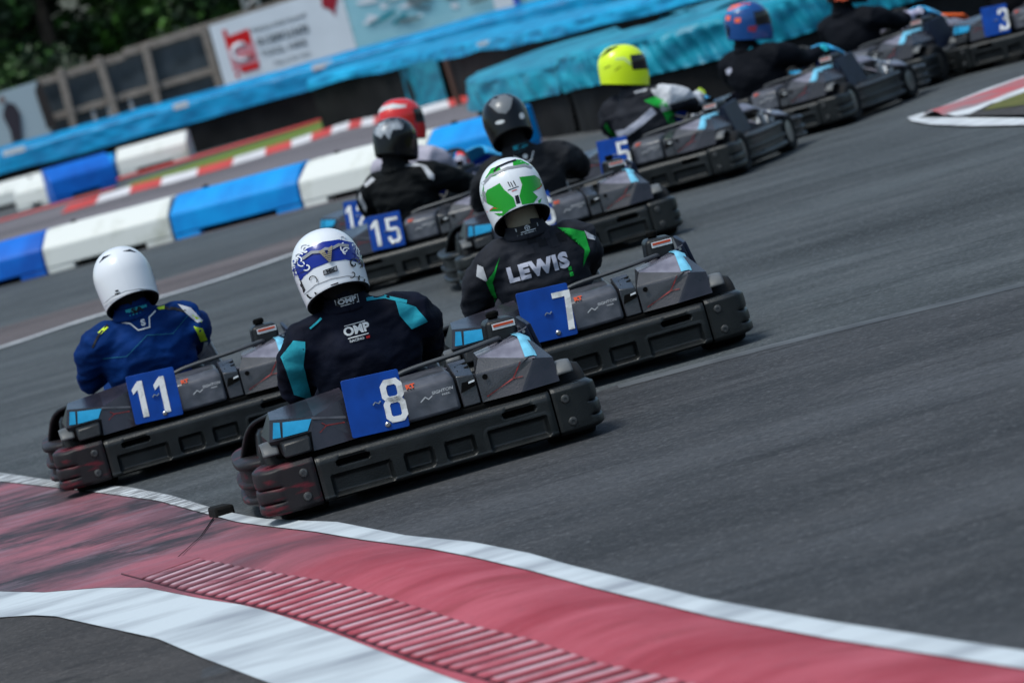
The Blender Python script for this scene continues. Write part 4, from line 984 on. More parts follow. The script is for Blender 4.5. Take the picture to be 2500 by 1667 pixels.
ribbon('white_line', [(-9, 33.2), (-3.49, 33.70), (-2.9, 34.40), (-1.94, 34.70), (-1.404, 35.45), (.4, 36.4)], [(-9, 33.45), (-3.49, 33.98), (-2.9, 34.66), (-1.94, 34.95), (-1.404, 35.75), (.4, 36.75)], .012, M['line_white'])

OUT = [(-6.4, 36), (-2.523, 22.788), (-2.211, 21.682), (-1.72, 20.108), (-1.497, 19.246), (-1.263, 18.184), (-1.126, 17.628), (-1.009, 17.203), (-.744, 16.507), (-.499, 15.539), (-.278, 14.851), (-.111, 14.185), (-.01, 13.688), (.306, 12.282), (.556, 11.349), (.885, 10.221), (2.2, 6)]
INN = [(-6.5, 36), (-2.60, 22.6), (-2.173, 21.2), (-1.838, 20.09), (-1.533, 19.042), (-1.301, 18.045), (-1.143, 17.373), (-1.046, 17.04), (-.821, 16.313), (-.654, 15.703), (-.425, 14.941), (-.285, 14.4), (-.123, 13.722), (.031, 13.016), (.307, 11.843), (.527, 11.034), (.849, 9.951), (2.0, 6)]
RUP = [(-1.605, 17.508), (-1.258, 16.54), (-1.081, 15.932), (-.916, 15.367), (-.716, 14.715), (-.567, 14.084), (-.431, 13.504), (-.305, 12.925), (-.159, 12.376), (.005, 11.62), (.14, 11.147), (.6, 9.4), (1.6, 6)]
RLO = [(-1.65, 17.1), (-1.431, 16.284), (-1.254, 15.615), (-1.093, 15.058), (-.925, 14.462), (-.765, 13.843), (-.594, 13.081), (-.466, 12.537), (-.341, 12.063), (.0, 10.7), (.35, 9.3), (1.2, 6)]
WTO = [(-9.5, 24), (-2.032, 17.264), (-1.825, 16.802), (-1.594, 16.444), (-1.41, 16.058), (-1.178, 15.287), (-1.009, 14.778), (-.886, 14.295), (-.698, 13.508), (-.528, 12.738), (-.377, 12.07), (-.05, 10.7), (.3, 9.3), (1.1, 6)]
WBO = [(-9.5, 22.5), (-1.956, 16.407), (-1.817, 16.186), (-1.72, 15.963), (-1.519, 15.316), (-1.29, 14.584), (-1.113, 13.836), (-.916, 13.048), (-.55, 11.6), (-.1, 9.9), (.9, 6)]
PER = .135
def kz(x, y):
    """height of the painted kerb"""
    o, i, u, l, w = (interp(c, y) for c in (OUT, INN, RUP, RLO, WTO))
    base = .012
    if x > i: return base + .004 * sstep(o, o - .05, x) - .004
    near = sstep(16.9, 15.6, y)
    if x > u:
        t = (i - x) / max(.05, i - u); hump = .018 * math.sin(min(1, t * 1.25) * math.pi * .8) * near
        return base + hump * (1 - sstep(.80, 1, t)) - .003 * sstep(.8, 1, t)
    if x > l and y < 16.34 + (x - l) * .62:
        t = (u - x) / max(.05, u - l); sl = lerp(.12, .62, max(0, min(1, (y - 13) / 3.2))); yy = (y - sl * (x - l)) / PER
        r = abs(math.sin(math.pi * yy)) ** .8
        return base - .003 + (.014 * r * min(1, 14 * min(t, 1 - t)) ** .3)
    if x > l and y < 16.7: return .0188
    return base - .002
def kerb_mat(ridge=False):
    m = bpy.data.materials.new('kerb_red_paint'); m.use_nodes = True; nt = m.node_tree; L = nt.links; b = nt.nodes["Principled BSDF"]
    tc = nt.nodes.new("ShaderNodeTexCoord"); sep = nt.nodes.new("ShaderNodeSeparateXYZ"); L.new(tc.outputs["Object"], sep.inputs[0])
    def nz(scale, st, det=6, w=.6):
        mp = nt.nodes.new("ShaderNodeMapping"); mp.inputs["Scale"].default_value = st; L.new(tc.outputs["Object"], mp.inputs[0])
        n = nt.nodes.new("ShaderNodeTexNoise"); n.inputs["Scale"].default_value = scale; n.inputs["Detail"].default_value = det; n.inputs["Roughness"].default_value = w
        L.new(mp.outputs[0], n.inputs["Vector"]); return n.outputs[0]
    def rg(v, a, b_, c=0., d=1.):
        r = nt.nodes.new("ShaderNodeMapRange"); r.inputs[1].default_value = a; r.inputs[2].default_value = b_; r.inputs[3].default_value = c; r.inputs[4].default_value = d; L.new(v, r.inputs[0]); return r.outputs[0]
    def mx(a, c, f):
        x = nt.nodes.new("ShaderNodeMix"); x.data_type = 'RGBA'
        for i, k in ((6, a), (7, c)):
            if isinstance(k, tuple): x.inputs[i].default_value = (*k[:3], 1)
            else: L.new(k, x.inputs[i])
        L.new(f, x.inputs[0]); return x.outputs[2]
    def mul(a, c):
        x = nt.nodes.new("ShaderNodeMath"); x.operation = 'MULTIPLY'; L.new(a, x.inputs[0])
        if isinstance(c, float): x.inputs[1].default_value = c
        else: L.new(c, x.inputs[1])
        return x.outputs[0]
    c = mx((.25, .024, .036), (.38, .075, .10), rg(nz(2.0, (.6, 1.2, 1)), .35, .65))
    c = mx(c, (.22, .028, .034), rg(nz(3.5, (.5, 1.5, 1), 8), .55, .75))
    # rubber and grime laid down where the karts cut across
    far = rg(sep.outputs[1], 14.6, 17.2)
    c = mx(c, (.25, .10, .125), mul(far, .75))
    c = mx(c, (.13, .060, .075), mul(rg(nz(1.6, (.8, 1.1, 1), 10, .72), .38, .58), far))
    c = mx(c, (.030, .024, .028), mul(rg(nz(.9, (.7, 1.3, 1), 10, .72), .45, .57), far))
    c = mx(c, (.24, .17, .21), mul(rg(nz(3.1, (.7, 1.6, 1), 9, .7), .52, .68), rg(sep.outputs[1], 15.5, 17.5, 0, .6)))
    # paint worn pale on top of the ridges; shade in the grooves painted dark
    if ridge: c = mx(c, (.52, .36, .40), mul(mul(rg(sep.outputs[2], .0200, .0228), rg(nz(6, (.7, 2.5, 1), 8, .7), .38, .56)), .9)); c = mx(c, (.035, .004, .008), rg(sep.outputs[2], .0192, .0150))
    c = mx(c, (.10, .035, .045), mul(rg(nz(22, (.6, 1.4, 1), 8, .8), .56, .70), .6)); c = mx(c, (.50, .30, .34), mul(rg(nz(30, (.5, 1.6, 1), 6, .8), .60, .74), .5))
    L.new(c, b.inputs["Base Color"]); b.inputs["Roughness"].default_value = .62; b.inputs["Specular IOR Level"].default_value = .2
    bp = nt.nodes.new("ShaderNodeBump"); bp.inputs["Strength"].default_value = .45; bp.inputs["Distance"].default_value = .005
    L.new(nz(60, (1, 1, 1), 5, .75), bp.inputs["Height"]); L.new(bp.outputs[0], b.inputs["Normal"])
    return m
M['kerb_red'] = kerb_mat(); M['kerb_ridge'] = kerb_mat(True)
M['kerb_white'] = mat('kerb_white_paint', (.46, .50, .53), .6, nscale=2.4, col2=(.25, .27, .30), stretch=(.55, 1.5, 1), detail=12, lo=.44, hi=.68, bump=.5, bscale=50)
M['kerb_worn'] = mat('kerb_worn_white', (.16, .165, .17), .7, nscale=14, col2=(.50, .52, .54), stretch=(.5, 2, 1), detail=8, lo=.48, hi=.6, bump=.6, bscale=50)
rows = [6 + i * .02 for i in range(int((18 - 6) / .02) + 1)] + [18 + i * .1 for i in range(1, 121)]
def strip(name, A, B, nc, m, zf, rows=rows, mf=None):
    b = MB(); n = nc + 1
    for y in rows:
        xa, xb = interp(A, y), interp(B, y)
        for j in range(n): x = lerp(xa, xb, j / nc); b.v.append((x, y, zf(x, y)))
    for i in range(len(rows) - 1):
        for j in range(nc):
            b.f.append((i * n + j, i * n + j + 1, (i + 1) * n + j + 1, (i + 1) * n + j)); b.m.append(mf(rows[i]) if mf else 0)
    return structure(b.build(name, m if isinstance(m, list) else m, None, smooth=80))
inn2 = [(x - .0, y) for x, y in INN]
strip('kerb', WTO, RLO, 4, M['kerb_red'], lambda x, y: .014)
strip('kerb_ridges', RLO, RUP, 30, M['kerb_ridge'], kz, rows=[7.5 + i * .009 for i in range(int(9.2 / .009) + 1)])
strip('kerb', RLO, RUP, 6, M['kerb_red'], lambda x, y: .014, rows=[16.68 + i * .1 for i in range(140)])
strip('kerb', RUP, INN, 14, M['kerb_red'], kz)
strip('kerb_edge_line', INN, OUT, 4, [M['kerb_white'], M['kerb_worn']], lambda x, y: .0155 if abs(x - interp(OUT, y)) > .01 else .006, mf=lambda y: 1 if y > 17.75 else 0)
strip('kerb_inner_line', WBO, WTO, 4, M['kerb_white'], lambda x, y: .013)
# tarmac inside the kerb
strip('infield_tarmac', [(-30, 36), (-30, 6)], WBO, 6, M['asphalt_brown'], lambda x, y: .009 + .003 * noise.noise(Vector((x * 3, y * 3, 0))))
# joint across the kerb and the broken black kerb stone
b = MB(); b.tube([(-1.245, 17.72, .017), (-1.27, 17.2, .017), (-1.33, 16.7, .018), (-1.40, 16.42, .018)], [.004, .0018, .0024, .0018], 8, flat=.3)
structure(b.build('kerb_joint', M['hole'], None))
b = MB(); b.box((-1.215, 17.80, .020), (.075, .12, .055), (0, .05, .3)); o = b.build('kerb_stone', mat('broken_stone', (.004, .004, .004), .95, bump=.8), None, bevel=.01)
tag(o, 'small black broken stone in the joint of the red kerb behind kart 8', 'kerb stone')

# right-hand kerb tip
M['tip_white'] = mat('tip_white', (.58, .60, .62), .6, nscale=4, col2=(.36, .37, .39), detail=8); M['tip_red'] = mat('tip_red', (.40, .07, .075), .6, nscale=3, col2=(.20,.16,.17), detail=9); M['grass'] = mat('grass_short', (.055, .070, .018), .9, nscale=5, col2=(.13, .12, .03), bump=1, bscale=30)
ribbon('kerb_tip_line', [(2.86, 31.1), (3.03, 31.15), (3.211, 31.4), (3.5, 31.9), (4.6, 33.0)], [(2.88, 30.7), (3.05, 30.85), (3.211, 31.0), (3.45, 31.4), (4.6, 32.3)], .016, M['tip_white'])
ribbon('kerb_tip', [(2.95, 30.95), (3.2, 31.2), (3.6, 31.7), (4.6, 32.6)], [(3.0, 30.1), (3.2, 30.0), (3.65, 30.7), (4.7, 31.9)], .020, M['tip_red'], dz=.03)
ribbon('kerb_tip_line', [(3.02, 30.2), (3.19, 30.1), (3.583, 30.65), (4.6, 31.8)], [(3.02, 29.6), (3.15, 29.3), (3.6, 30.1), (4.7, 31.2)], .026, M['tip_white'])
ribbon('kerb_tip_line', [(2.86, 31.0), (2.92, 30.5), (3.055, 29.43), (3.214, 27.8), (3.9, 22.5)], [(2.84, 30.6), (2.86, 29.7), (2.97, 28.4), (3.13, 27.2), (3.8, 21.8)], .016, M['tip_white'])
sheet('infield_grass', [(3.16, 29.3), (3.3, 29.75), (3.6, 30.1), (4.8, 31.2), (7, 30), (7, 26), (3.6, 28.0)], .034, M['grass'])
sheet('infield_patch', [(3.05, 29.3), (3.28, 29.85), (3.9, 29.0), (5.5, 22), (4.0, 22), (3.25, 27.7)], .030, M['asphalt_brown'])

# far kerbs, grass strip
def candy(name, A, B, z, per=1.35, n=40):
    A = [Vector((*p, 0)) for p in A]; B = [Vector((*p, 0)) for p in B]; b = MB(); d = [0]
    for i in range(n + 1):
        p, _, dd_ = pathpt(A, i / n); q, _, _ = pathpt(B, i / n); b.v += [(p.x, p.y, z), (q.x, q.y, z + .05)]
    L = sum((y - x).length for x, y in zip(A, A[1:]))
    for i in range(n): b.f.append((2 * i, 2 * i + 2, 2 * i + 3, 2 * i + 1)); b.m.append(int((i + .5) / n * L / per) % 2)
    return structure(b.build(name, [M['far_red'], M['far_white']], None, smooth=0))
M['far_red'] = mat('far_red', (.55, .06, .05), .6, nscale=2, namt=.3); M['far_white'] = mat('far_white', (.66, .64, .66), .6, nscale=2, namt=.25); M['far_grass'] = mat('far_grass', (.085, .15, .022), .9, nscale=2, col2=(.13, .16, .03), bump=1)
candy('far_kerb', [(-5.2, 62.2), (-4.243, 62.9), (-3.703, 62.5), (-3.085, 62.5), (-2.2, 63.4), (-1.43, 64.8), (-.38, 61.9), (.5, 61.9)], [(-5.2, 63.8), (-4.3, 64.6), (-3.75, 64.2), (-3.06, 64.2), (-2.24, 65.1), (-1.4, 66.5), (-.38, 63.5), (.5, 63.5)], .014, .55, 120)
sheet('grass_strip', [(-4.6, 66.4), (-3.99, 66.0), (-3.06, 65.0), (-2.245, 65.4), (-1.8, 67.0), (-1.80, 73.2), (-2.4, 71.6), (-3.57, 69.9), (-4.6, 68.0)], .016, M['far_grass'])
ribbon('far_red_line', [(-5.1, 71.5), (-3.6, 71.6), (-2.4, 72.6), (-1.7, 73.6)], [(-5.1, 72.8), (-3.6, 73.2), (-2.4, 74.0), (-1.7, 74.8)], .020, M['far_red'])
ribbon('far_red_line', [(-7.5, 66.3), (-5.9, 66.6), (-4.8, 66.9)], [(-7.5, 67.3), (-5.9, 67.6), (-4.8, 67.8)], .020, M['far_red'])

# ------------------------------------------------------------------ plastic barrier blocks
M['bl_white'] = mat('barrier_white', (.58, .59, .57), .45, nscale=3, col2=(.38, .39, .34), detail=8, lo=.5, hi=.75)
M['bl_blue'] = mat('barrier_blue', (.001, .12, .52), .45, nscale=3, col2=(.002, .07, .36)); M['bl_sky'] = mat('barrier_light_blue', (.001, .25, .62), .45, nscale=3, col2=(.002, .17, .50))
def block(p, q, m, label, h=.40, gap=.015, dark=None):
    P0, Q0 = Vector((*p, 0)), Vector((*q, 0)); L = (Q0 - P0).length - gap; a = math.atan2(Q0.y - P0.y, Q0.x - P0.x)
    root = empty('barrier_block', (P0 + Q0) / 2, a); tag(root, label, 'barrier block', 'blue and white plastic barrier blocks')
    prof = [(.0, .055), (.012, h * .60), (.035, h * .66), (.20, h * .95), (.24, h), (.40, h), (.43, .055)]
    b = MB(); n = len(prof); N = 10
    for i in range(N + 1):
        x = lerp(-L / 2, L / 2, i / N)
        for y, z in prof: b.v.append((x, y, z + .004 * noise.noise(Vector((x * 2 + p[0], y * 3, z * 4)))))
    for i in range(N):
        for j in range(n): b.f.append((i * n + j, (i + 1) * n + j, (i + 1) * n + (j + 1) % n, i * n + (j + 1) % n)); b.m.append(0)
    b.f += [tuple(range(n)), tuple(N * n + j for j in range(n))[::-1]]; b.m += [0, 0]
    b.build('shell', m, root, smooth=30, bevel=.015, seg=3)
    for sx in (-1, 1):
        MB().box((sx * (L / 2 - .14), .215, .028), (.27, .42, .056)).build('foot', m, root, bevel=.01)
    MB().box((0, .24, .03), (L - .6, .30, .05)).build('base_recess', M['hole'], root)
    for sx in (-1,): MB().lathe([(.03, 0), (.03, .02), (.012, .025), (.001, .025)], (sx * L * .3, .32, h - .002), 'Z', 14).build('filler_cap', M['hole'], root)
    return root
W = [(-5.3, 44.85), (-3.976, 44.33), (-2.735, 43.94), (-1.497, 43.30), (-.31, 42.45), (.52, 41.95)]
block(W[0], W[1], M['bl_blue'], 'royal blue barrier block at the left frame edge, start of the near row')
block(W[1], W[2], M['bl_white'], 'white barrier block directly behind the plain white helmet')
block(W[2], W[3], M['bl_sky'], 'blue barrier block in the middle of the near row, between two white ones')
block(W[3], W[4], M['bl_white'], 'white barrier block behind the black and silver helmet of the driver in kart 15')
block(W[4], W[5], M['bl_sky'], 'light blue barrier block beside the glossy black helmet, right end of the near row')
block((-6.45, 69.9), (-5.82, 69.5), M['bl_white'], 'short dirty white barrier block in the small pair at the far left', h=.42)
block((-5.80, 69.0), (-4.86, 69.3), M['bl_blue'], 'deep blue barrier block with a raised end in the small pair at the far left', h=.50)
block((-7.7, 73.6), (-6.25, 73.6), M['bl_white'], 'white barrier block of the back row cut by the left frame edge', h=.40)
block((-6.22, 73.6), (-5.15, 73.5), M['bl_sky'], 'bright blue barrier block of the back row under the tarpaulin', h=.38)
block((-5.12, 73.5), (-3.98, 73.3), M['bl_white'], 'long white barrier block of the back row in front of the black skirt', h=.42)

# ------------------------------------------------------------------ tyre walls under blue tarpaulins
def tarp_mat(name, c, c2):
    return mat(name, c, .42, nscale=2.2, col2=c2, stretch=(1.5, 1, 4), detail=6, bump=.5, bscale=4, spec=.3)
M['tarpA'] = tarp_mat('tarpaulin_blue', (.001, .27, .54), (.001, .15, .34)); M['tarpA2'] = tarp_mat('tarpaulin_blue_b', (.004, .30, .54), (.002, .16, .34))
M['tarpB'] = tarp_mat('tarpaulin_teal', (.008, .27, .38), (.003, .13, .22)); M['skirt'] = mat('black_skirt', (.004, .004, .0045), .8, nscale=3, col2=(.009, .009, .010), bump=1, bscale=4)
def tyre_wall(path, ztop, zlip, zbot, depth, m, label, ribs=0, over=.03, nu=200, crumple=.02, seed=0, endcap=False):
    root = empty('tyre_wall', Vector((*path[len(path) // 2], 0))); tag(root, label, 'tyre wall', 'tarpaulin covered tyre walls')
    off = root.location; PT = smooth_path([Vector((*p, 0)) for p in path], 2); PT = [Vector((p.x, p.y, 0)) for p in PT]
    def fn(u, v):
        p, t, d = pathpt(PT, u); nrm = Vector((t.y, -t.x, 0))     # towards the camera side
        wob = noise.noise(Vector((d * .9, 3, seed))) * crumple
        if v < .5:
            k = v / .5; z = lerp(zbot + .05 * noise.noise(Vector((d * .6, seed, 0))), zlip, k); o = over + .03 * (1 - k)
            f = noise.noise(Vector((d * 5 + z * 3, z * 5, seed))) * crumple * 1.6 + noise.noise(Vector((d * 2 - z * 4, z * 2, seed + 3))) * crumple * 1.6
            if ribs: f += .028 * max(-.6, math.sin((d + z * .35) * 2 * math.pi / ribs)) * math.sin(k * math.pi) ** .5
            q = p + nrm * (o + f)
        elif v < .62:
            a = (v - .5) / .12 * math.pi / 2; r = .09; q = p + nrm * (over - r + r * math.cos(a)); z = zlip + r * math.sin(a) * .6
        else:
            k = (v - .62) / .38; q = p + nrm * (over - .09 - k * depth); z = zlip + .054 + (ztop - zlip - .054) * math.sin(min(1, k * 1.6) * math.pi / 2) + noise.noise(Vector((d * 2.5, k * depth * 2, seed))) * crumple
            if k > .9: z -= (k - .9) * 2
        return (q.x - off.x, q.y - off.y, z + wob * .6)
    MB().grid(fn, nu, 46).build('tarpaulin', m, root, smooth=70)
    def sk(u, v):
        p, t, d = pathpt(PT, u); nrm = Vector((t.y, -t.x, 0))
        q = p - nrm * (.02 + .025 * noise.noise(Vector((d * 3, v * 2, seed)))); return (q.x - off.x, q.y - off.y, lerp(0, zlip - .02, v))
    MB().grid(sk, nu // 2, 8).build('skirt', M['skirt'], root, smooth=70)
    # the tyres that stand behind the skirt
    L = sum((b_ - a_).length for a_, b_ in zip(PT, PT[1:])); n = int(L / .62); ty = MB()
    for i in range(n):
        p, t, d = pathpt(PT, (i + .5) / n); nrm = Vector((t.y, -t.x, 0))
        c = p - nrm * .40
        for k in range(int(zlip / .17)):
            ty.lathe([(.15, .01), (.24, .0), (.28, .03), (.29, .08), (.28, .13), (.24, .16), (.15, .15)], (c.x - off.x, c.y - off.y, k * .165), 'Z', 14)
    tag(ty.build('tyre_stack', M['rubber'], root, smooth=40), kind=None)
    return root
A1 = tyre_wall([(-11, 75.6), (-6.5, 75.2), (-4, 75.0), (-2.0, 75.0), (.2, 74.2), (2.4, 73), (5.5, 71.5)], .90, .775, .49, .9, M['tarpA'], 'long tyre wall under bright blue tarpaulin in front of the hoardings', nu=260, crumple=.012, seed=1)
A2 = tyre_wall([(-1.80, 68.3), (-.6, 67.2), (.3, 63), (1.3, 58.5), (2.4, 57), (4.2, 55)], .80, .70, .59, 1.2, M['tarpA2'], 'middle tyre wall under crumpled blue tarpaulin with a hanging teal flap', nu=220, crumple=.024, seed=5)
fl = MB()
def flap(u, v): return (lerp(-.50, .02, u) + .03 * math.sin(u * 9), 66.6 - 2.6 * u - .12 + .06 * math.sin(u * 14) + .04 * math.sin(v * 5), lerp(.02, .62, v))
fl.grid(flap, 40, 12); f_ = fl.build('flap', M['tarpB'], None, smooth=70); f_.parent = A2; f_.location = -A2.location
ps = MB().tube([(.16, 61.6, 0), (.14, 61.6, .62)], .035, 8); f_ = ps.build('post', mat('brown_post', (.09, .05, .04), .8), None); f_.parent = A2; f_.location = -A2.location
B1 = tyre_wall([(.34, 47.6), (.235, 46.3), (.30, 45.2), (.62, 44.3), (1.06, 43.2)], .74, .62, .37, 1.6, M['tarpB'], 'short tyre wall with a rounded end under teal tarpaulin', nu=140, seed=8, over=.02)
B2 = tyre_wall([(1.08, 43.1), (1.244, 42.3), (1.8, 41.5), (2.3, 41.2), (3.3, 41.4), (4.4, 42.0), (6.5, 43.5)], .80, .68, .38, 3.2, M['tarpB'], 'large tyre wall under ribbed teal tarpaulin behind the neon helmet', ribs=.135, nu=420, seed=12, over=.02)
def cap_patch(parent, x, y, z, w, h, rot=0):
    o = MB().box((0, 0, 0), (w, .012, h), (0, rot, 0)).build('white_label', M['white'], parent, bevel=.003); o.location = Vector((x, y, z)) - parent.location
for x, z, w in ((-6.7, .80, .36), (-4.0, .79, .24), (-1.7, .80, .34), (1.0, .78, .26)): cap_patch(A1, x, 74.92 - max(0, x + 2.0) * .36, z, w, .09)
cap_patch(A2, .73, 60.9, .70, .30, .05)

# ------------------------------------------------------------------ fence, hoardings, banner
M['wood'] = mat('weathered_wood', (.26, .225, .20), .8, nscale=6, col2=(.15, .13, .115), stretch=(1, 1, 5), detail=8, bump=.6); M['mesh_dark'] = mat('dark_fence_sheet', (.028, .038, .046), .6, nscale=3, col2=(.06, .075, .09), detail=6)
FK = 1.081      # the hoardings and the fence stand on the 80 m line
def fz(z): return 1.749 - (1.749 - z) * FK
fr = empty('timber_fence', (-5.0, 80.3, 0)); tag(fr, 'weathered timber fence with dark sheeting between posts, left of the white hoarding', 'fence')
def fbox(name, x0, x1, z0, z1, y, t, m, par=None, rot=0):
    x0 *= FK; x1 *= FK; y += 6; z0 = fz(z0) if z0 > .3 else z0; z1 = fz(z1)
    o = MB().box((0, 0, 0), (x1 - x0, t, z1 - z0), (0, rot, 0)).build(name, m, par or fr, bevel=.008); o.location = Vector(((x0 + x1) / 2, y, (z0 + z1) / 2)) - (par or fr).location; return o
for i, x in enumerate((-5.64, -4.97, -4.29, -3.30, -2.3)): fbox('post', x - .06, x + .06, 0, 1.84 + .02 * (i % 2), 74.22, .10, M['wood'], rot=R((2, -1.5, 3, 0, 0)[i]))
fbox('rail', -6.0, -4.6, 1.68, 1.80, 74.30, .05, M['wood'], rot=R(-2)); fbox('rail', -4.6, -1.2, 1.80, 1.93, 74.30, .05, M['wood'], rot=R(-2.0)); fbox('rail', -6.0, -1.2, 1.13, 1.24, 74.30, .05, M['wood'], rot=R(-1))
fbox('rail', -6.0, -1.2, .42, .54, 74.30, .05, M['wood'])
for x0, x1 in ((-6.0, -5.66), (-5.62, -4.99), (-4.95, -4.31), (-4.27, -3.2)): fbox('sheeting', x0, x1, .1, 1.78, 74.40, .02, M['mesh_dark'])
for x in (-5.3, -5.05, -4.7): fbox('batten', x - .03, x + .03, .5, 1.10, 74.33, .03, M['light_grey'])
M['sign_white'] = mat('sign_white', (.66, .70, .76), .5, nscale=2, namt=.08); M['sign_red'] = mat('sign_red', (.55, .01, .012), .5); M['sign_pale_red'] = mat('sign_pale_red', (.55, .22, .26), .5); M['sign_text'] = mat('sign_text', (.16, .18, .20), .6)
sg = empty('hoarding', (-2.32, 79.9, 0)); tag(sg, 'white advertising hoarding with a red square logo and grey phone number', 'hoarding')
def on_sign(bm_, name, m, y, par, th=.004):
    y += 6
    for v in bm_.verts: v.co.x *= FK; v.co.y = fz(v.co.y)
    o = flat(bm_, name, m, None, Matrix.Translation((-par.location.x, y - par.location.y, 0)) @ Matrix.Rotation(R(90), 4, 'X'), th); o.parent = par; return o
def sbox(name, pts, m, y, par, th=.004): return on_sign(poly_mesh([pts], 5), name, m, y, par, th)
sbox('panel', [(-3.21, .60), (-1.10, .60), (-1.10, 1.93), (-3.20, 1.86)], M['sign_white'], 73.88, sg, .03)
for x in (-3.0, -1.3): o = MB().box((0, 0, .3), (.08, .08, .62)).build('leg', M['wood'], sg); o.location = (x - sg.location.x, .02, 0)
sbox('logo_block', [(-3.02, 1.44), (-2.62, 1.44), (-2.62, 1.66), (-3.02, 1.62)], M['sign_red'], 73.845, sg)
sbox('logo_block', [(-3.02, 1.08), (-2.60, 1.08), (-2.60, 1.44), (-3.02, 1.44)], M['sign_pale_red'], 73.845, sg)
sbox('logo_block', [(-2.90, 1.03), (-2.62, 1.03), (-2.62, 1.13), (-2.90, 1.13)], M['sign_red'], 73.838, sg)
sbox('logo_block', [(-3.02, 1.62), (-2.96, 1.62), (-2.96, 1.74), (-3.02, 1.74)], M['sign_red'], 73.842, sg); sbox('logo_block', [(-3.0, .98), (-2.95, .98), (-2.95, 1.05), (-3.0, 1.05)], M['sign_red'], 73.842, sg)
on_sign(text_bm('C', .42, -2.86, 1.33, 0, .012, .2, .9), 'lettering', M['sign_white'], 73.834, sg); on_sign(text_bm('m', .20, -2.72, 1.26, 0, .004, .2, .9), 'lettering', M['sign_red'], 73.834, sg)
on_sign(text_bm('TOOLS AND PLANT', .085, -2.15, 1.62, R(1), .002, .3, 1.15), 'lettering', M['sign_text'], 73.84, sg)
on_sign(text_bm('01209', .17, -2.34, 1.42, R(0), .007, .3, 1.0), 'lettering', M['sign_text'], 73.84, sg); on_sign(text_bm('215475', .17, -1.92, 1.42, R(0), .007, .3, .75), 'lettering', M['sign_text'], 73.84, sg)
on_sign(text_bm('TOOL HIRE', .13, -2.18, 1.23, R(0), .003, .3, 1.1), 'lettering', M['sign_text'], 73.84, sg)
on_sign(text_bm('ring us for hire', .075, -2.1, 1.05, R(0), .001, .3, 1.3), 'lettering', M['sign_text'], 73.84, sg)
sbox('red_figure', [(-1.52, 1.98), (-1.12, 1.98), (-1.16, 1.76), (-1.26, 1.58), (-1.28, 1.48), (-1.33, 1.60), (-1.44, 1.68), (-1.42, 1.82)], mat('sign_dark_red', (.30, .015, .03), .5), 73.842, sg)
s2 = empty('hoarding', (.3, 79.8, 0)); tag(s2, 'pale turquoise advertising hoarding with grey and white shapes, right of the white one', 'hoarding')
M['s_cyan'] = mat('sign_turquoise', (.22, .47, .56), .5, nscale=1.2, col2=(.32, .56, .64)); M['s_grey'] = mat('sign_grey', (.12, .17, .19), .6); M['s_teal'] = mat('sign_teal', (.01, .21, .27), .5)
sbox('panel', [(-1.09, .55), (2.4, .55), (2.4, 2.10), (-1.09, 2.0)], M['s_cyan'], 73.86, s2, .03)
for x in (-.9, 2.2): o = MB().box((0, 0, .3), (.08, .08, .62)).build('leg', M['wood'], s2); o.location = (x - s2.location.x, .08, 0)
rnd = random.Random(12)
for k in range(46):
    cx = rnd.uniform(-.8, 1.1); cz = rnd.uniform(1.12, 1.85) ; w_ = rnd.uniform(.06, .24); h_ = rnd.uniform(.015, .06); a = rnd.uniform(-.5, .35); n = 7
    pts = []
    for i in range(n):
        t = 2 * math.pi * i / n; r = rnd.uniform(.6, 1); px, pz = w_ * r * math.cos(t), h_ * r * math.sin(t); pts.append((cx + px * math.cos(a) - pz * math.sin(a), cz + px * math.sin(a) + pz * math.cos(a)))
    sbox('printed_shape', pts, (M['s_grey'], M['sign_white'], M['s_teal'], M['sign_white'], M['s_grey'])[k % 5], 73.82 - .001 * k, s2, .0006)
sbox('white_sheet', [(1.12, .9), (1.50, .9), (1.50, 1.9), (1.12, 1.9)], M['sign_white'], 73.76, s2); sbox('blue_bar', [(1.42, .9), (1.50, .9), (1.50, 1.9), (1.42, 1.9)], M['front_blue'], 73.755, s2)
bn = empty('banner', (-7.1, 80.0, 0)); tag(bn, 'pale grey banner printed with dark standing figures at the left frame edge', 'banner')
sbox('panel', [(-8.2, .5), (-5.98, .5), (-5.96, 1.76), (-8.2, 1.68)], mat('banner_grey', (.30, .37, .42), .55), 73.98, bn, .02)
for x0 in (-6.50, -7.4):
    sbox('printed_figure', [(x0-.10, .85), (x0+.04, .85), (x0+.09, 1.1), (x0+.14, 1.35), (x0+.10, 1.50), (x0+.0, 1.56), (x0-.07, 1.50), (x0-.13, 1.38), (x0-.08, 1.12)], mat('print_dark', (.03, .025, .035), .6), 73.93, bn)
    sbox('printed_head', [(x0-.07+.045*math.cos(a_), 1.62+.06*math.sin(a_)) for a_ in [i*.785 for i in range(8)]], mat('print_tan', (.16, .10, .09), .6), 73.93, bn)
sbox('printed_figure', [(-5.97, 1.76), (-5.93, 1.76), (-5.90, 1.45), (-5.86, 1.0), (-6.02, 1.0), (-6.04, 1.35), (-6.05, 1.6)], mat('print_dark_b', (.025, .02, .02), .6), 73.93, bn)
for x in (-8.0, -6.1): o = MB().box((0, 0, .3), (.08, .06, .6)).build('leg', M['wood'], bn); o.location = (x - bn.location.x, .06, 0)
pp = empty('metal_post', (-2.75, 81.2, 0)); tag(pp, 'grey galvanised double post with braces above the white hoarding', 'post')
for dx in (-.09, .14): MB().tube([(dx, 0, 0), (dx, 0, 4.2)], .05, 10).build('upright', M['steel'], pp)
for z in (2.0, 2.5, 3.2): MB().tube([(-.09, 0, z), (.14, 0, z + .12)], .03, 8).build('brace', M['steel'], pp)

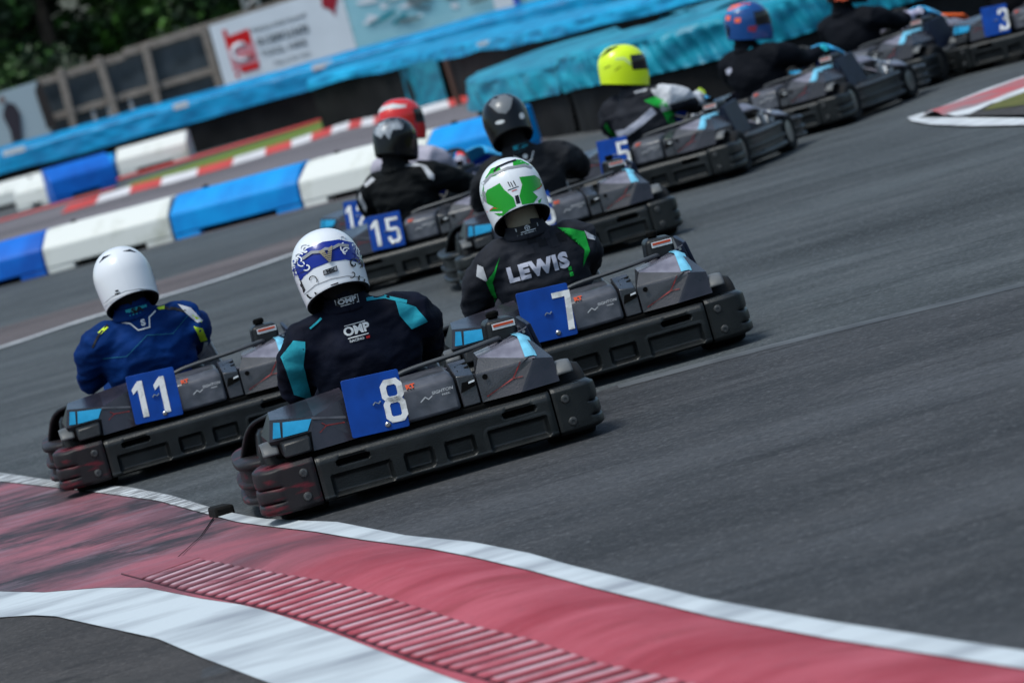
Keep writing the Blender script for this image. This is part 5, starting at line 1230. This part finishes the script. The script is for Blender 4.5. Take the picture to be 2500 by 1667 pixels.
# ------------------------------------------------------------------ trees
def leaf_mat(name, c1, c2, c3):
    m = bpy.data.materials.new(name); m.use_nodes = True; nt = m.node_tree; L = nt.links; b = nt.nodes["Principled BSDF"]
    oi = nt.nodes.new("ShaderNodeTexCoord"); n = nt.nodes.new("ShaderNodeTexNoise"); n.inputs["Scale"].default_value = 1.3; n.inputs["Detail"].default_value = 3
    L.new(oi.outputs["Object"], n.inputs["Vector"])
    cr = nt.nodes.new("ShaderNodeValToRGB"); cr.color_ramp.elements[0].position = .35; cr.color_ramp.elements[0].color = (*c1, 1); cr.color_ramp.elements[1].position = .7; cr.color_ramp.elements[1].color = (*c3, 1)
    e = cr.color_ramp.elements.new(.52); e.color = (*c2, 1)
    L.new(n.outputs[0], cr.inputs[0]); L.new(cr.outputs[0], b.inputs["Base Color"]); b.inputs["Roughness"].default_value = .65
    b.inputs["Subsurface Weight"].default_value = 0
    return m
LM = [leaf_mat('leaves_dark', (.006, .018, .006), (.010, .036, .006), (.06, .19, .014)), leaf_mat('leaves_mid', (.007, .022, .006), (.016, .055, .007), (.09, .25, .016))]
M['bark'] = mat('bark', (.035, .028, .022), .9, nscale=8, namt=.5, bump=1)
def leaves(n, clumps, rnd, size=(.06, .13)):
    b = MB()
    for k in range(n):
        c, r = rnd.choice(clumps); 
        d = Vector((rnd.gauss(0, 1), rnd.gauss(0, 1), rnd.gauss(0, 1))).normalized() * r * rnd.random() ** .45
        p = Vector(c) + Vector((d.x, d.y, d.z * .75)); s = rnd.uniform(*size)
        u = Vector((rnd.gauss(0, 1), rnd.gauss(0, 1), rnd.gauss(0, .6))).normalized(); w = u.orthogonal().normalized(); w = (Matrix.Rotation(rnd.uniform(0, 6.28), 3, u) @ w)
        b.add([p - u * s, p - w * s * .5, p + u * s, p + w * s * .5], [(0, 1, 2, 3)])
    return b
def make_tree(seed, m):
    rnd = random.Random(seed); root = empty('broadleaf_tree'); H = 7.5
    b = MB(); b.tube([(0, 0, 0), (.05, .03, 1.5), (-.05, .05, 3.2), (.1, 0, 5.2), (.1, 0, 6.8)], [.20, .16, .13, .08, .03], 12)
    clumps = []
    for i in range(26):
        z = rnd.uniform(1.3, 7.0); a = rnd.uniform(0, 6.28); r = rnd.uniform(.5, 2.1) * (1 - abs(z - 3.6) / 6); e = (r * math.cos(a), r * math.sin(a), z)
        if i < 12: b.tube([(0, 0, z * .72), (e[0] * .5, e[1] * .5, z * .9), e], [.05, .03, .012], 6)
        clumps.append((e, rnd.uniform(.45, .85)))
    b.build('trunk', M['bark'], root, smooth=60)
    leaves(15000, clumps, rnd).build('crown', m, root, smooth=0, fixn=False)
    return root
T0, T1 = make_tree(5, LM[0]), make_tree(11, LM[1])
spots = [(-9.8, 78.5, 0, .2, 'dark'), (-7.6, 79.5, 1, 1.4, ''), (-5.9, 78.2, 0, 2.2, ''), (-4.3, 79.3, 1, 3.1, ''), (-2.7, 78.4, 0, 4.4, ''), (-.8, 79.8, 1, 5.2, ''), (1.4, 79, 0, 6.0, ''), (3.6, 80, 1, .8, '')]
labs = ['dark green tree beyond the left frame edge, first of the row behind the banner', 'mid green tree rising behind the grey banner with figures', 'dark green tree behind the first bay of the timber fence', 'lighter green tree with bright leaf clumps behind the middle of the timber fence',
        'dark green tree behind the last fence bay and the metal post', 'mid green tree hidden behind the white hoarding', 'dark green tree behind the turquoise hoarding', 'mid green tree at the right end of the row behind the hoardings']
first = {0: T0, 1: T1}; used = set()
for (x, y, k, rz, _), lab in zip(spots, labs):
    src = first[k]; o = src if k not in used else copy_tree(src); used.add(k)
    o.location = (x * 1.08, y + 6, 0); o.rotation_euler = (0, 0, rz); tag(o, lab, 'tree', 'trees behind the fence')
rnd = random.Random(77)
ug = leaves(26000, [((rnd.uniform(-14, 8), rnd.uniform(88, 90.5), rnd.uniform(.3, 5.2)), rnd.uniform(.6, 1.1)) for _ in range(190)], rnd, (.09, .18))
tag(ug.build('undergrowth', LM[0], None, smooth=0, fixn=False), kind='stuff')
